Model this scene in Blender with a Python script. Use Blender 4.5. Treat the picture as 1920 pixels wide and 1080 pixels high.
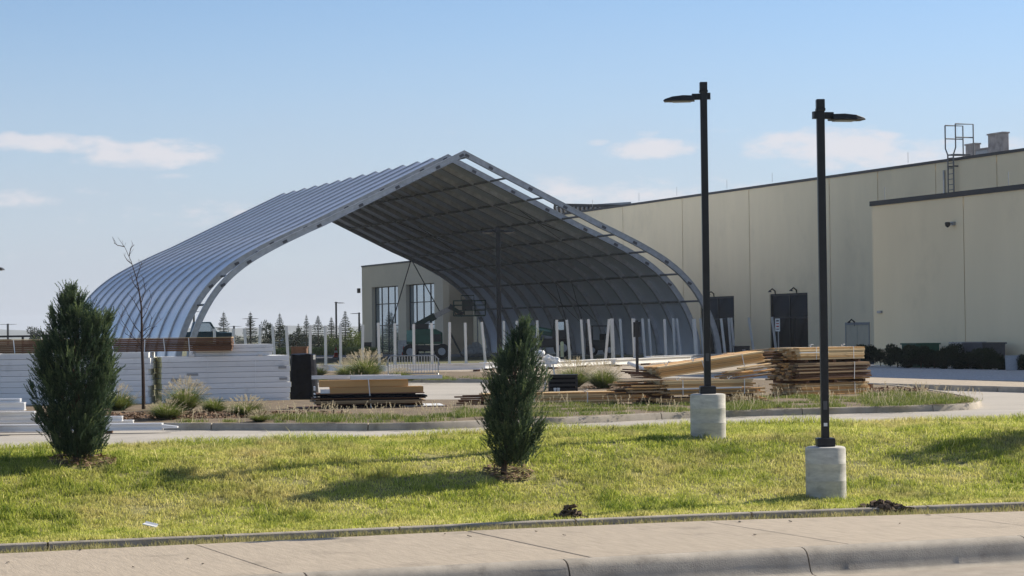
import bpy, math, random
import numpy as np
from mathutils import Vector, Matrix, noise as mnoise
for o in list(bpy.data.objects): bpy.data.objects.remove(o)
scn = bpy.context.scene
COL = scn.collection
rad = math.radians
random.seed(7)
RNG = np.random.default_rng(11)

# ------------------------------------------------------------------ camera
FPX, CAMH = 4107.0, 2.62
PITCH, ROLL = math.atan(80 / 4107), rad(-0.7)
cam_d = bpy.data.cameras.new('camera'); cam = bpy.data.objects.new('camera', cam_d); COL.objects.link(cam)
cam_d.sensor_width = 36; cam_d.lens = FPX / 1920 * 36; cam_d.clip_start = 0.5; cam_d.clip_end = 30000
CR = Matrix.Rotation(math.pi / 2 + PITCH, 3, 'X') @ Matrix.Rotation(ROLL, 3, 'Z')
CP = Vector((0, 0, CAMH))
cam.matrix_world = Matrix.Translation(CP) @ CR.to_4x4()
scn.camera = cam
# ------------------------------------------------------------------ light
SUN_AZ, SUN_EL = rad(56.0), rad(32.0)      # azimuth from +Y towards +X
SUNV = Vector((math.sin(SUN_AZ) * math.cos(SUN_EL), math.cos(SUN_AZ) * math.cos(SUN_EL), math.sin(SUN_EL)))
world = bpy.data.worlds.new('World'); scn.world = world; world.use_nodes = True
sd = bpy.data.lights.new('sun', 'SUN'); sd.energy = 3.9; sd.angle = rad(0.53); sd.color = (1.0, 0.91, 0.77)
sun = bpy.data.objects.new('sun', sd); COL.objects.link(sun)
sun.rotation_euler = (-SUNV).to_track_quat('-Z', 'Y').to_euler(); sun.location = (40, 30, 60)
SKY_STRENGTH = 0.067
scn.view_settings.view_transform = 'Standard'; scn.view_settings.look = 'None'
scn.view_settings.gamma = 1; scn.view_settings.use_curve_mapping = False
scn.view_settings.exposure = 0.88

def build_sky():
    nt = world.node_tree; nt.nodes.clear()
    N, L = nt.nodes.new, nt.links.new
    out = N('ShaderNodeOutputWorld'); bg = N('ShaderNodeBackground'); L(bg.outputs[0], out.inputs[0])
    sky = N('ShaderNodeTexSky'); sky.sky_type = 'NISHITA'; sky.sun_disc = False
    sky.sun_elevation = SUN_EL; sky.sun_rotation = SUN_AZ
    sky.altitude = 1500; sky.air_density = 1.0; sky.dust_density = 0.1; sky.ozone_density = 3.6
    tc = N('ShaderNodeTexCoord'); sep = N('ShaderNodeSeparateXYZ'); L(tc.outputs['Generated'], sep.inputs[0])
    def M(op, a, b=None, c=None):
        n = N('ShaderNodeMath'); n.operation = op
        for i, v in enumerate((a, b, c)):
            if v is None: continue
            if isinstance(v, (int, float)): n.inputs[i].default_value = v
            else: L(v, n.inputs[i])
        return n.outputs[0]
    az = M('ARCTAN2', sep.outputs[0], sep.outputs[1])
    el = M('ARCSINE', sep.outputs[2])
    # wisps of cloud: warped direction, stretched along the horizon
    cmb = N('ShaderNodeCombineXYZ'); L(M('MULTIPLY', az, 1.0), cmb.inputs[0]); L(M('MULTIPLY', el, 2.6), cmb.inputs[1])
    def noise(scale, detail, rough=0.55, off=0.0):
        m = N('ShaderNodeVectorMath'); m.operation = 'ADD'; L(cmb.outputs[0], m.inputs[0]); m.inputs[1].default_value = (off, off * .7, 0)
        t = N('ShaderNodeTexNoise'); t.inputs['Scale'].default_value = scale; t.inputs['Detail'].default_value = detail
        t.inputs['Roughness'].default_value = rough; L(m.outputs[0], t.inputs['Vector']); return t.outputs[0]
    n1 = noise(34, 7, 0.58); n2 = noise(11, 4, 0.5, 3.1); n3 = noise(70, 6, 0.6, 1.3)
    total = None
    # centre azimuth, elevation, half width, half height (radians), strength
    def pe(px, py): return (px - 960) / FPX, (620 - py - 0.0122 * (px - 960)) / FPX
    blobs = [(60, 276, 190, 22, 1.0), (290, 292, 150, 30, 1.15), (30, 380, 110, 22, .9), (180, 366, 60, 13, .7), (40, 350, 45, 10, .5),
             (400, 402, 240, 42, .55), (150, 420, 380, 60, .3), (1215, 280, 100, 24, 1.15), (1125, 268, 38, 10, .9), (1215, 252, 45, 9, .6),
             (1330, 247, 80, 7, .5), (1560, 282, 170, 44, 1.15), (1720, 300, 160, 40, .9), (1900, 282, 90, 22, .7), (1200, 366, 330, 36, .8),
             (1050, 340, 110, 22, .6), (330, 335, 60, 8, .5), (560, 300, 70, 7, .4), (700, 470, 160, 26, .35), (120, 480, 200, 30, .35), (1480, 240, 50, 9, .5), (1650, 262, 60, 16, .9), (1760, 275, 50, 12, .8), (860, 250, 60, 6, .4), (0, 186, 30, 9, .8), (975, 283, 26, 6, .5), (-700, 260, 420, 50, 1.0), (-1600, 320, 500, 60, 1.0),
             (2700, 300, 500, 60, 1.0), (3900, 250, 600, 70, 1.0)]
    for (px, py, hw, hh, s) in blobs:
        a0, e0 = pe(px, py)
        dx = M('MULTIPLY', M('SUBTRACT', az, a0), FPX / hw)
        dy = M('MULTIPLY', M('SUBTRACT', el, e0), FPX / hh)
        # flatter base than top
        r2 = M('ADD', M('MULTIPLY', dx, dx), M('MULTIPLY', dy, dy))
        g = M('MULTIPLY', M('MAXIMUM', M('SUBTRACT', 1.0, M('MULTIPLY', r2, 0.62)), 0.0), s)
        total = g if total is None else M('MAXIMUM', total, g)
    tex = M('ADD', M('MULTIPLY', n1, 1.0), M('MULTIPLY', M('SUBTRACT', n3, 0.5), 0.85))
    dens = M('SUBTRACT', M('ADD', M('MULTIPLY', total, 0.75), M('MULTIPLY', tex, 1.15)), 0.86)
    dens = M('MULTIPLY', dens, M('MINIMUM', M('MULTIPLY', total, 2.4), 1.0))
    ramp = N('ShaderNodeMapRange'); ramp.interpolation_type = 'SMOOTHSTEP'; L(dens, ramp.inputs[0])
    ramp.inputs[1].default_value = 0.0; ramp.inputs[2].default_value = 0.55; ramp.inputs[3].default_value = 0; ramp.inputs[4].default_value = 0.78
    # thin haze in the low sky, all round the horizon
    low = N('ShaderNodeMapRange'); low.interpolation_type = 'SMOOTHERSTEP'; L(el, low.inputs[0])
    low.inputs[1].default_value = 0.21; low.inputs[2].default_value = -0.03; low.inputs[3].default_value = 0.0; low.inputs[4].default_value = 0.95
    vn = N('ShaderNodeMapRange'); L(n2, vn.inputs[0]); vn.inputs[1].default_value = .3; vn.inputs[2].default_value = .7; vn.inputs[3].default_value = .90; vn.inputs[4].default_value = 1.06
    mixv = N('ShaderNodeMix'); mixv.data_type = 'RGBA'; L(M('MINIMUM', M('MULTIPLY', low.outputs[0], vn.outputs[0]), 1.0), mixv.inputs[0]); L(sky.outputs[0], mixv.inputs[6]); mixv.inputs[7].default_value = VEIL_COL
    # scattered cloud added over the unseen upper sky, as fill light for shaded walls
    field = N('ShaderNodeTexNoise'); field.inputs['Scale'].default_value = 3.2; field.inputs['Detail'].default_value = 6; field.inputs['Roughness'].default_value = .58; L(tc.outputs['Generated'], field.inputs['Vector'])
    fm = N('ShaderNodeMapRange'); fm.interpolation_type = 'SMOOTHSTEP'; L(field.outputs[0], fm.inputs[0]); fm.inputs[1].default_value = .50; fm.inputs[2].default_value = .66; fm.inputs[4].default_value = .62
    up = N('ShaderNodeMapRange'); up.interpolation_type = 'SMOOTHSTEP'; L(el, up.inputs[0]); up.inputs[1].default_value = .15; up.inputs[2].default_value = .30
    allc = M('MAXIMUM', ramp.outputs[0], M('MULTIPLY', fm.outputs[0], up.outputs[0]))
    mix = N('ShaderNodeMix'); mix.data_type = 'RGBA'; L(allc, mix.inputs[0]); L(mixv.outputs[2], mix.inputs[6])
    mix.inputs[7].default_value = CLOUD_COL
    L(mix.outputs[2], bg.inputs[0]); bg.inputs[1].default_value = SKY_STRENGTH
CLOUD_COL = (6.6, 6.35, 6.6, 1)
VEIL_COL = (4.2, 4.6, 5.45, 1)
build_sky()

# ------------------------------------------------------------------ site survey helpers
def ray(px, py): return CR @ Vector(((px - 960) / FPX, -(py - 540) / FPX, -1))
def atz(px, py, z): d = ray(px, py); return CP + d * ((z - CAMH) / d.z)
def atY(px, py, Y): d = ray(px, py); return CP + d * (Y / d.y)
def onplane(px, py, p0, n): d = ray(px, py); return CP + d * ((p0 - CP).dot(n) / d.dot(n))
def proj(p): q = CR.transposed() @ (Vector(p) - CP); return 960 + FPX * q.x / -q.z, 540 - FPX * q.y / -q.z
def lerp(a, b, t): return a + (b - a) * t
def interp(x, xs, ys): 
    if x <= xs[0]: return ys[0] + (ys[1] - ys[0]) / (xs[1] - xs[0]) * (x - xs[0])
    if x >= xs[-1]: return ys[-1] + (ys[-1] - ys[-2]) / (xs[-1] - xs[-2]) * (x - xs[-1])
    for i in range(len(xs) - 1):
        if x <= xs[i + 1]: return lerp(ys[i], ys[i + 1], (x - xs[i]) / (xs[i + 1] - xs[i]))
def smooth(t): t = max(0, min(1, t)); return t * t * (3 - 2 * t)

# ------------------------------------------------------------------ materials
MATS = {}
def pmat(name, col, rough=0.7, var=0.12, scale=3.0, col2=None, metal=0.0, bump=0.0, bscale=30.0, spec=0.4, stretch=None, detail=6, objrand=0.0, trans=0.0, coat=0.0, bdist=0.02, dirt=0.0, dscale=1.5):
    m = bpy.data.materials.new(name); m.use_nodes = True; nt = m.node_tree
    b = nt.nodes['Principled BSDF']; N, L = nt.nodes.new, nt.links.new
    b.inputs['Roughness'].default_value = rough; b.inputs['Metallic'].default_value = metal
    b.inputs['Specular IOR Level'].default_value = spec; b.inputs['Coat Weight'].default_value = coat
    tc = N('ShaderNodeTexCoord'); mp = N('ShaderNodeMapping'); L(tc.outputs['Object'], mp.inputs[0])
    if stretch: mp.inputs['Scale'].default_value = stretch
    nz = N('ShaderNodeTexNoise'); nz.inputs['Scale'].default_value = scale; nz.inputs['Detail'].default_value = detail; nz.inputs['Roughness'].default_value = .6
    L(mp.outputs[0], nz.inputs['Vector'])
    c2 = col2 or tuple(max(0, c * (1 - var * 2)) for c in col)
    c1 = col if col2 else tuple(min(1, c * (1 + var)) for c in col)
    rp = N('ShaderNodeMapRange'); rp.inputs[1].default_value = .3; rp.inputs[2].default_value = .7; L(nz.outputs[0], rp.inputs[0])
    mx = N('ShaderNodeMix'); mx.data_type = 'RGBA'; L(rp.outputs[0], mx.inputs[0])
    mx.inputs[6].default_value = (*c2, 1); mx.inputs[7].default_value = (*c1, 1)
    src = mx.outputs[2]
    if objrand:
        oi = N('ShaderNodeObjectInfo'); hs = N('ShaderNodeHueSaturation'); mr = N('ShaderNodeMapRange')
        mr.inputs[3].default_value = 1 - objrand; mr.inputs[4].default_value = 1 + objrand; L(oi.outputs['Random'], mr.inputs[0])
        L(mr.outputs[0], hs.inputs['Value']); L(src, hs.inputs['Color']); src = hs.outputs[0]
    if dirt:
        dz = N('ShaderNodeTexNoise'); dz.inputs['Scale'].default_value = dscale; dz.inputs['Detail'].default_value = 8; dz.inputs['Roughness'].default_value = .7; geo = N('ShaderNodeNewGeometry'); L(geo.outputs['Position'], dz.inputs['Vector'])
        dr = N('ShaderNodeMapRange'); dr.interpolation_type = 'SMOOTHSTEP'; dr.inputs[1].default_value = .52; dr.inputs[2].default_value = .72; dr.inputs[4].default_value = dirt; L(dz.outputs[0], dr.inputs[0])
        dm = N('ShaderNodeMix'); dm.data_type = 'RGBA'; L(dr.outputs[0], dm.inputs[0]); L(src, dm.inputs[6]); dm.inputs[7].default_value = (col[0] * .42, col[1] * .42, col[2] * .42, 1); src = dm.outputs[2]
    L(src, b.inputs['Base Color'])
    if bump:
        bz = N('ShaderNodeTexNoise'); bz.inputs['Scale'].default_value = bscale; bz.inputs['Detail'].default_value = 5; L(mp.outputs[0], bz.inputs['Vector'])
        bp = N('ShaderNodeBump'); bp.inputs['Strength'].default_value = bump; bp.inputs['Distance'].default_value = bdist; L(bz.outputs[0], bp.inputs['Height']); L(bp.outputs[0], b.inputs['Normal'])
    MATS[name] = m
    return m
def leafmat(name, c1, c2, c3=None, trans=0.3, rough=0.6, patch=0.0, patchcol=None):
    """foliage: colour drawn per blade from the 'tint' attribute; some light passes through"""
    m = bpy.data.materials.new(name); m.use_nodes = True; nt = m.node_tree; nt.nodes.clear(); N, L = nt.nodes.new, nt.links.new
    out = N('ShaderNodeOutputMaterial'); at = N('ShaderNodeAttribute'); at.attribute_name = 'tint'
    rp = N('ShaderNodeValToRGB'); e = rp.color_ramp.elements
    e[0].position = 0; e[0].color = (*c1, 1); e[1].position = 1; e[1].color = (*(c3 or c2), 1)
    if c3: k = rp.color_ramp.elements.new(.5); k.color = (*c2, 1)
    L(at.outputs['Fac'], rp.inputs[0]); col = rp.outputs[0]
    if patch:
        tc = N('ShaderNodeTexCoord'); nz = N('ShaderNodeTexNoise'); nz.inputs['Scale'].default_value = .55; nz.inputs['Detail'].default_value = 5; nz.inputs['Roughness'].default_value = .65
        L(tc.outputs['Object'], nz.inputs['Vector']); mr = N('ShaderNodeMapRange'); mr.interpolation_type = 'SMOOTHSTEP'
        mr.inputs[1].default_value = .42; mr.inputs[2].default_value = .72; mr.inputs[4].default_value = patch; L(nz.outputs[0], mr.inputs[0])
        mx = N('ShaderNodeMix'); mx.data_type = 'RGBA'; L(mr.outputs[0], mx.inputs[0]); L(col, mx.inputs[6]); mx.inputs[7].default_value = (*patchcol, 1); col = mx.outputs[2]
    d = N('ShaderNodeBsdfPrincipled'); d.inputs['Roughness'].default_value = rough; d.inputs['Specular IOR Level'].default_value = .25; L(col, d.inputs['Base Color'])
    t = N('ShaderNodeBsdfTranslucent'); L(col, t.inputs[0]); mx = N('ShaderNodeMixShader'); mx.inputs[0].default_value = trans
    L(d.outputs[0], mx.inputs[1]); L(t.outputs[0], mx.inputs[2]); L(mx.outputs[0], out.inputs[0])
    MATS[name] = m; return m
pmat('concrete_walk', (.43, .36, .275), .88, .10, 2.6, bump=.6, bscale=9, stretch=(7, .7, 1), bdist=.012, objrand=.05, dirt=.5, dscale=1.1)
pmat('concrete_kerb', (.44, .39, .32), .9, .16, 2, bump=.45, bscale=55, bdist=.010, objrand=.07, dirt=.6, dscale=2.5)
pmat('concrete_lane', (.43, .395, .345), .9, .07, .5, bump=.15, bscale=60, stretch=(.35, 1.6, 1), dirt=.4, dscale=.5)
pmat('concrete_base', (.60, .575, .52), .9, .16, 2.5, bump=.25, bscale=12, stretch=(1, 1, 4), bdist=.008, dirt=.55, dscale=3.0)
pmat('concrete_street', (.36, .31, .25), .9, .1, 3, bump=.3, bscale=90)
pmat('asphalt', (.075, .078, .085), .9, .15, 1, bump=.3, bscale=80)
pmat('soil', (.20, .15, .095), .95, .25, 3, bump=.6, bscale=30)
pmat('lawn_soil', (.27, .25, .09), .95, .3, 4, bump=.6, bscale=40)
pmat('dry_ground', (.16, .15, .085), .95, .25, .02, col2=(.10, .11, .05))
pmat('hill', (.10, .11, .08), .95, .3, .004)
pmat('mulch', (.26, .16, .095), .95, .25, 14, objrand=.3)
pmat('gravel', (.62, .61, .60), .95, .2, 10, bump=1.0, bscale=60, objrand=.2, bdist=.05)
pmat('membrane', (.80, .84, .92), .30, .05, .6, metal=.4, spec=.5)
pmat('aluminium', (.78, .79, .81), .42, .12, 6, metal=.35, spec=.5)
pmat('rib_metal', (.50, .51, .53), .5, .12, 3, metal=.3, spec=.5)
pmat('strut_metal', (.16, .165, .17), .55, .1, 3, metal=.4)
pmat('plate', (.10, .10, .11), .6, .1, 8)
pmat('post_white', (.74, .74, .72), .45, .07, 9, metal=.1)
pmat('black_metal', (.010, .011, .013), .45, .2, 6, spec=.45)
pmat('grey_steel', (.36, .37, .38), .5, .1, 10, metal=.5)
pmat('stucco', (.84, .715, .485), .92, .03, .5, bump=.12, bscale=40, objrand=.03, stretch=(1, 1, .22), dirt=.16, dscale=.22)
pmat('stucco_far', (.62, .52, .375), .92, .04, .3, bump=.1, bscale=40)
pmat('coping', (.035, .035, .037), .55, .1, 2)
pmat('joint', (.10, .095, .08), .95, .1, 3)
pmat('roof', (.25, .25, .24), .9, .1, 1)
pmat('glass_dark', (.006, .008, .010), .06, .1, 1, spec=.12)
pmat('glass_sky', (.42, .50, .54), .03, .06, .4, metal=.8, spec=1.0)
pmat('door_paint', (.57, .52, .39), .8, .04, 2)
pmat('hvac', (.42, .37, .34), .8, .22, 2.2, bump=.5, bscale=6)
pmat('foam_white', (.88, .89, .88), .6, .05, 2, objrand=.07, dirt=.3, dscale=2.0)
pmat('foam_core', (.95, .87, .48), .8, .1, 6)
pmat('strap', (.78, .78, .76), .6, .05, 5)
pmat('tarp_black', (.006, .007, .012), .5, .3, 5, bump=.4, bscale=9, spec=.06, bdist=.03)
pmat('wood', (.66, .40, .165), .75, .12, 5, col2=(.52, .30, .115), stretch=(1.2, 9, 9), objrand=.22)
pmat('wood_pale', (.76, .56, .30), .75, .12, 5, stretch=(1.2, 9, 9), objrand=.18)
pmat('wood_weathered', (.40, .28, .16), .85, .15, 5, stretch=(1.2, 9, 9), objrand=.35)
pmat('wood_brown', (.17, .085, .045), .8, .2, 5, stretch=(1.2, 9, 9), objrand=.25)
pmat('bark', (.10, .07, .05), .95, .25, 20, stretch=(1, 1, .3), bump=.6, bscale=40)
pmat('bark_red', (.055, .032, .025), .9, .2, 20)
pmat('lift_green', (.018, .10, .06), .5, .12, 3, spec=.4)
pmat('lift_dark', (.006, .028, .02), .5, .12, 3, spec=.3)
pmat('lift_teal', (.16, .34, .29), .5, .1, 3)
pmat('tyre', (.014, .014, .015), .85, .1, 9)
pmat('teal_paint', (.02, .12, .20), .5, .1, 3)
pmat('cone_orange', (.62, .05, .025), .6, .08, 5)
pmat('white_paint', (.80, .80, .78), .5, .04, 5)
pmat('sign_red', (.45, .03, .03), .6, .05, 5)
pmat('car_paint', (.16, .18, .21), .3, .05, 3, coat=.4)
pmat('bag_white', (.55, .55, .55), .7, .1, 4, bump=.6, bscale=9, bdist=.05)
pmat('paper', (.82, .82, .82), .7, .03, 5)
pmat('clod', (.17, .115, .075), .95, .3, 16, bump=.8, bscale=40, objrand=.3)
pmat('stain', (.05, .045, .04), .95, .2, 6)
leafmat('lawn_blade', (.13, .20, .024), (.54, .58, .10), (.92, .83, .38), trans=.5, patch=.66, patchcol=(.74, .60, .30))
leafmat('dry_blade', (.30, .30, .10), (.42, .38, .17), (.55, .46, .25), trans=.4)
leafmat('tuft_blade', (.10, .155, .030), (.20, .24, .055), (.40, .37, .15), trans=.4)
leafmat('plume', (.52, .45, .30), (.66, .58, .42), trans=.45)
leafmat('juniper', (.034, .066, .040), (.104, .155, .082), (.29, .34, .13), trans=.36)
leafmat('spruce', (.014, .028, .018), (.032, .055, .032), (.075, .10, .05), trans=.15)
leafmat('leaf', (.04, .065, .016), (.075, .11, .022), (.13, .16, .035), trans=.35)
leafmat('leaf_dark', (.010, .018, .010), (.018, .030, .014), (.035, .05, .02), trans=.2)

# ------------------------------------------------------------------ object helpers
def tag(o, label=None, cat=None, group=None, kind=None):
    if label: o['label'] = label
    if cat: o['category'] = cat
    if group: o['group'] = group
    if kind or cat: o['kind'] = kind or 'thing'
    return o
def thing(name, loc, label, cat, group=None, rz=0.0):
    o = bpy.data.objects.new(name, None); COL.objects.link(o); o.location = loc; o.rotation_euler = (0, 0, rz)
    o.empty_display_size = .2
    return tag(o, label, cat, group)
class MB:
    def __init__(s): s.v = []; s.f = []
    def add(s, vs, fs):
        b = len(s.v); s.v += [tuple(v) for v in vs]; s.f += [tuple(i + b for i in f) for f in fs]; return s
    def obox(s, o, ax, ay, az):
        """box from corner o along three edge vectors"""
        o, ax, ay, az = Vector(o), Vector(ax), Vector(ay), Vector(az)
        vs = [o, o + ax, o + ax + ay, o + ay, o + az, o + ax + az, o + ax + ay + az, o + ay + az]
        fs = [(0, 3, 2, 1), (4, 5, 6, 7), (0, 1, 5, 4), (1, 2, 6, 5), (2, 3, 7, 6), (3, 0, 4, 7)]
        if ax.cross(ay).dot(az) < 0: fs = [f[::-1] for f in fs]
        return s.add(vs, fs)
    def box(s, c, size, rz=0.0):
        c = Vector(c); R = Matrix.Rotation(rz, 3, 'Z'); ex, ey, ez = R @ Vector((size[0], 0, 0)), R @ Vector((0, size[1], 0)), Vector((0, 0, size[2]))
        return s.obox(c - (ex + ey + ez) / 2, ex, ey, ez)
    def bar(s, a, b, w, h=None, up=(0, 0, 1)):
        a, b = Vector(a), Vector(b); h = h or w; d = (b - a); u = Vector(up)
        if abs(d.normalized().dot(u)) > .99: u = Vector((1, 0, 0))
        x = d.cross(u).normalized(); y = x.cross(d).normalized()
        return s.obox(a - x * w / 2 - y * h / 2, x * w, y * h, d)
    def tube(s, pts, r, n=6, caps=True):
        pts = [Vector(p) for p in pts]; rs = r if isinstance(r, (list, tuple)) else [r] * len(pts)
        b = len(s.v); prev = None
        for i, p in enumerate(pts):
            d = (pts[min(i + 1, len(pts) - 1)] - pts[max(i - 1, 0)]).normalized()
            if prev is None:
                u = Vector((0, 0, 1)) if abs(d.z) < .9 else Vector((1, 0, 0)); x = d.cross(u).normalized()
            else: x = (prev - d * prev.dot(d)).normalized()
            prev = x; y = d.cross(x)
            for k in range(n):
                a = 2 * math.pi * k / n; s.v.append(tuple(p + (x * math.cos(a) + y * math.sin(a)) * rs[i]))
        for i in range(len(pts) - 1):
            for k in range(n):
                k2 = (k + 1) % n; s.f.append((b + i * n + k, b + i * n + k2, b + (i + 1) * n + k2, b + (i + 1) * n + k))
        if caps:
            s.f.append(tuple(b + k for k in range(n))[::-1]); s.f.append(tuple(b + (len(pts) - 1) * n + k for k in range(n)))
        return s
    def lathe(s, prof, n=20, c=(0, 0, 0)):
        b = len(s.v); c = Vector(c)
        for r, z in prof:
            for k in range(n):
                a = 2 * math.pi * k / n; s.v.append((c.x + r * math.cos(a), c.y + r * math.sin(a), c.z + z))
        for i in range(len(prof) - 1):
            for k in range(n):
                k2 = (k + 1) % n; s.f.append((b + i * n + k, b + i * n + k2, b + (i + 1) * n + k2, b + (i + 1) * n + k))
        s.f.append(tuple(b + k for k in range(n))[::-1]); s.f.append(tuple(b + (len(prof) - 1) * n + k for k in range(n)))
        return s
    def prism(s, poly, vec):
        """polygon (list of 3-D points) swept along vec"""
        p = [Vector(q) for q in poly]; v = Vector(vec); n = len(p)
        fs = [tuple(range(n)), tuple(range(2 * n - 1, n - 1, -1))] + [(i + n, (i + 1) % n + n, (i + 1) % n, i) for i in range(n)]
        nr = Vector((0, 0, 0))
        for i in range(n): nr += p[i].cross(p[(i + 1) % n])
        if nr.dot(v) > 0: fs = [f[::-1] for f in fs]
        return s.add(p + [q + v for q in p], fs)
    def mesh(s, name):
        me = bpy.data.meshes.new(name); me.from_pydata(s.v, [], s.f); me.update(); return me
    def build(s, name, mat, parent=None, smooth=False, bevel=0.0):
        me = s.mesh(name); o = bpy.data.objects.new(name, me); COL.objects.link(o)
        me.materials.append(MATS[mat])
        if smooth:
            for p in me.polygons: p.use_smooth = True
            try: me.set_sharp_from_angle(angle=rad(35))
            except Exception: pass
        if bevel:
            b = o.modifiers.new('bevel', 'BEVEL'); b.width = bevel; b.segments = 2; b.limit_method = 'ANGLE'
        if parent: o.parent = parent
        return o
def put(name, me, mat, parent, loc, rz=0.0, scale=None, rx=0.0, ry=0.0):
    """place shared mesh data"""
    if not me.materials: me.materials.append(MATS[mat])
    o = bpy.data.objects.new(name, me); COL.objects.link(o); o.location = loc; o.rotation_euler = (rx, ry, rz)
    if scale: o.scale = scale
    if parent: o.parent = parent
    return o
def copy_tree(o, parent=None):
    c = o.copy(); COL.objects.link(c); c.parent = parent
    for ch in o.children: copy_tree(ch, c)
    return c
UNITBOX = MB().box((0, 0, 0), (1, 1, 1)).mesh('unit_box')
_ub = {}
def boxmesh(mat):
    if mat not in _ub:
        me = UNITBOX.copy(); me.materials.append(MATS[mat]); _ub[mat] = me
    return _ub[mat]
def brick(name, mat, parent, c, size, rz=0.0, rx=0.0, ry=0.0):
    o = bpy.data.objects.new(name, boxmesh(mat)); COL.objects.link(o); o.location = c; o.scale = size; o.rotation_euler = (rx, ry, rz)
    if parent: o.parent = parent
    return o
def npmesh(name, V, F, mat, tint=None, parent=None, loc=None):
    """fast mesh from numpy; F is (n,3) or (n,4); tint one value per vertex"""
    me = bpy.data.meshes.new(name); n, k = F.shape
    me.vertices.add(len(V)); me.vertices.foreach_set('co', np.ascontiguousarray(V, dtype=np.float32).ravel())
    me.loops.add(n * k); me.loops.foreach_set('vertex_index', np.ascontiguousarray(F, dtype=np.int32).ravel())
    me.polygons.add(n); me.polygons.foreach_set('loop_start', np.arange(0, n * k, k, dtype=np.int32))
    me.update(calc_edges=True)
    if tint is not None:
        a = me.attributes.new('tint', 'FLOAT', 'POINT'); a.data.foreach_set('value', np.ascontiguousarray(tint, dtype=np.float32))
    me.materials.append(MATS[mat])
    o = bpy.data.objects.new(name, me); COL.objects.link(o)
    if parent: o.parent = parent
    if loc is not None: o.location = loc
    return o
def blades(P, H, W, lean, tint, rng, kink=.45):
    """grass blades: two quads-worth of triangles each, bent over. P (n,3)."""
    n = len(P); a = rng.uniform(0, 2 * np.pi, n); b = rng.uniform(0, 2 * np.pi, n)
    side = np.stack([np.cos(a), np.sin(a), np.zeros(n)], 1) * (W / 2)[:, None]
    ld = np.stack([np.cos(b), np.sin(b), np.zeros(n)], 1)
    mid = P + ld * (lean * H * .28)[:, None]; mid[:, 2] += H * .58
    tip = P + ld * (lean * H)[:, None]; tip[:, 2] += H * (1 - .35 * lean ** 2)
    V = np.stack([P - side, P + side, mid - side * .8, mid + side * .8, tip], 1).reshape(-1, 3)
    i = np.arange(n)[:, None] * 5
    F = np.concatenate([i + np.array([[0, 1, 3]]), i + np.array([[0, 3, 2]]), i + np.array([[2, 3, 4]])], 0)
    return V, F, np.repeat(tint, 5)

# ================================================================== TERRAIN
LZ = 0.80                                   # level of the drive and the yard
def y_walk_near(px): return 1102 - .0516 * px
def y_walk_far(px): return interp(px, [0, 875, 1320, 1920], [1038, 995, 976.5, 958])
def y_edger(px): return interp(px, [0, 450, 960, 1400, 1920], [1021, 1002, 979, 961, 942])
def y_lawn_far(px): return interp(px, [0, 225, 640, 1000, 1300, 1600, 1920], [846, 838, 825, 810, 799, 793, 786])
def WN(px): return atz(px, y_walk_near(px), 0)
def WF(px): return atz(px, y_walk_far(px), 0)
EZ = .03
def ED(px): return atz(px, y_edger(px), EZ)
def LF(px): return atz(px, y_lawn_far(px), LZ)
def lawn_z(w): return EZ - .01 + (LZ - EZ) * smooth((w - .12) / .56)
def lawn_pt(px, w):
    a, b = ED(px), LF(px); p = a.lerp(b, w); p.z = lawn_z(w)
    p.z += .05 * mnoise.noise(Vector((p.x * .35, p.y * .35, 0))) * math.sin(math.pi * max(0, min(1, w)))
    return p
def on_lawn(px, py):
    lo, hi = 0.0, 1.0
    for _ in range(30):
        m = (lo + hi) / 2; c = px
        for _ in range(4): c += px - proj(lawn_pt(c, m))[0]
        if proj(lawn_pt(c, m))[1] > py: lo = m
        else: hi = m
    return lawn_pt(c, lo)
PX0, PX1 = -1500, 3600
cols = [PX0 + (PX1 - PX0) * i / 120 for i in range(121)]

def ground_z(x, y):
    z = -.55 + (LZ - .06 + .55) * smooth((y + .36 * -x - 39) / 5)
    if y > 150: z -= min(1.6, (y - 150) * .0056)
    return z
def build_ground():
    rs = [0, 10, 20, 30, 34, 38, 40, 42, 44, 46, 50, 60, 80, 110, 140, 170, 200, 260, 340, 450, 700, 1200, 2200, 4000, 5900]
    V, F = [], []; na = 96
    for r in rs:
        for k in range(na):
            a = 2 * math.pi * k / na; x, y = r * math.sin(a), r * math.cos(a); V.append((x, y, ground_z(x, y)))
    for i in range(len(rs) - 1):
        for k in range(na):
            k2 = (k + 1) % na; F.append((i * na + k, (i + 1) * na + k, (i + 1) * na + k2, i * na + k2))
    m = MB(); m.add(V, [f[::-1] for f in F]); o = m.build('ground', 'dry_ground'); tag(o, kind='structure')
build_ground()
def strip(name, mat, f0, f1, n=1, kind='structure', cs=cols):
    m = MB(); rows = []
    for c in cs:
        a, b = f0(c), f1(c); rows.append([a.lerp(b, j / n) for j in range(n + 1)])
    for r in rows: m.v += [tuple(p) for p in r]
    for i in range(len(cs) - 1):
        for j in range(n): q = i * (n + 1) + j; m.f.append((q, q + n + 1, q + n + 2, q + 1))
    o = m.build(name, mat); tag(o, kind=kind); return o
# street, walk, edging
walkdir = (WN(1900) - WN(100)).normalized(); walknorm = Vector((-walkdir.y, walkdir.x, 0))
def shift(p, d, z): q = p + walknorm * d; q.z = z; return q
strip('street', 'concrete_street', lambda c: shift(WN(c), -14, -.42), lambda c: shift(WN(c), -.5, -.30))
strip('walk_bed', 'joint', lambda c: shift(WN(c), -.1, -.06), lambda c: shift(WF(c), .02, -.06))
sidewalk = thing('sidewalk', (0, 0, 0), None, None); sidewalk['kind'] = 'structure'
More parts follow.
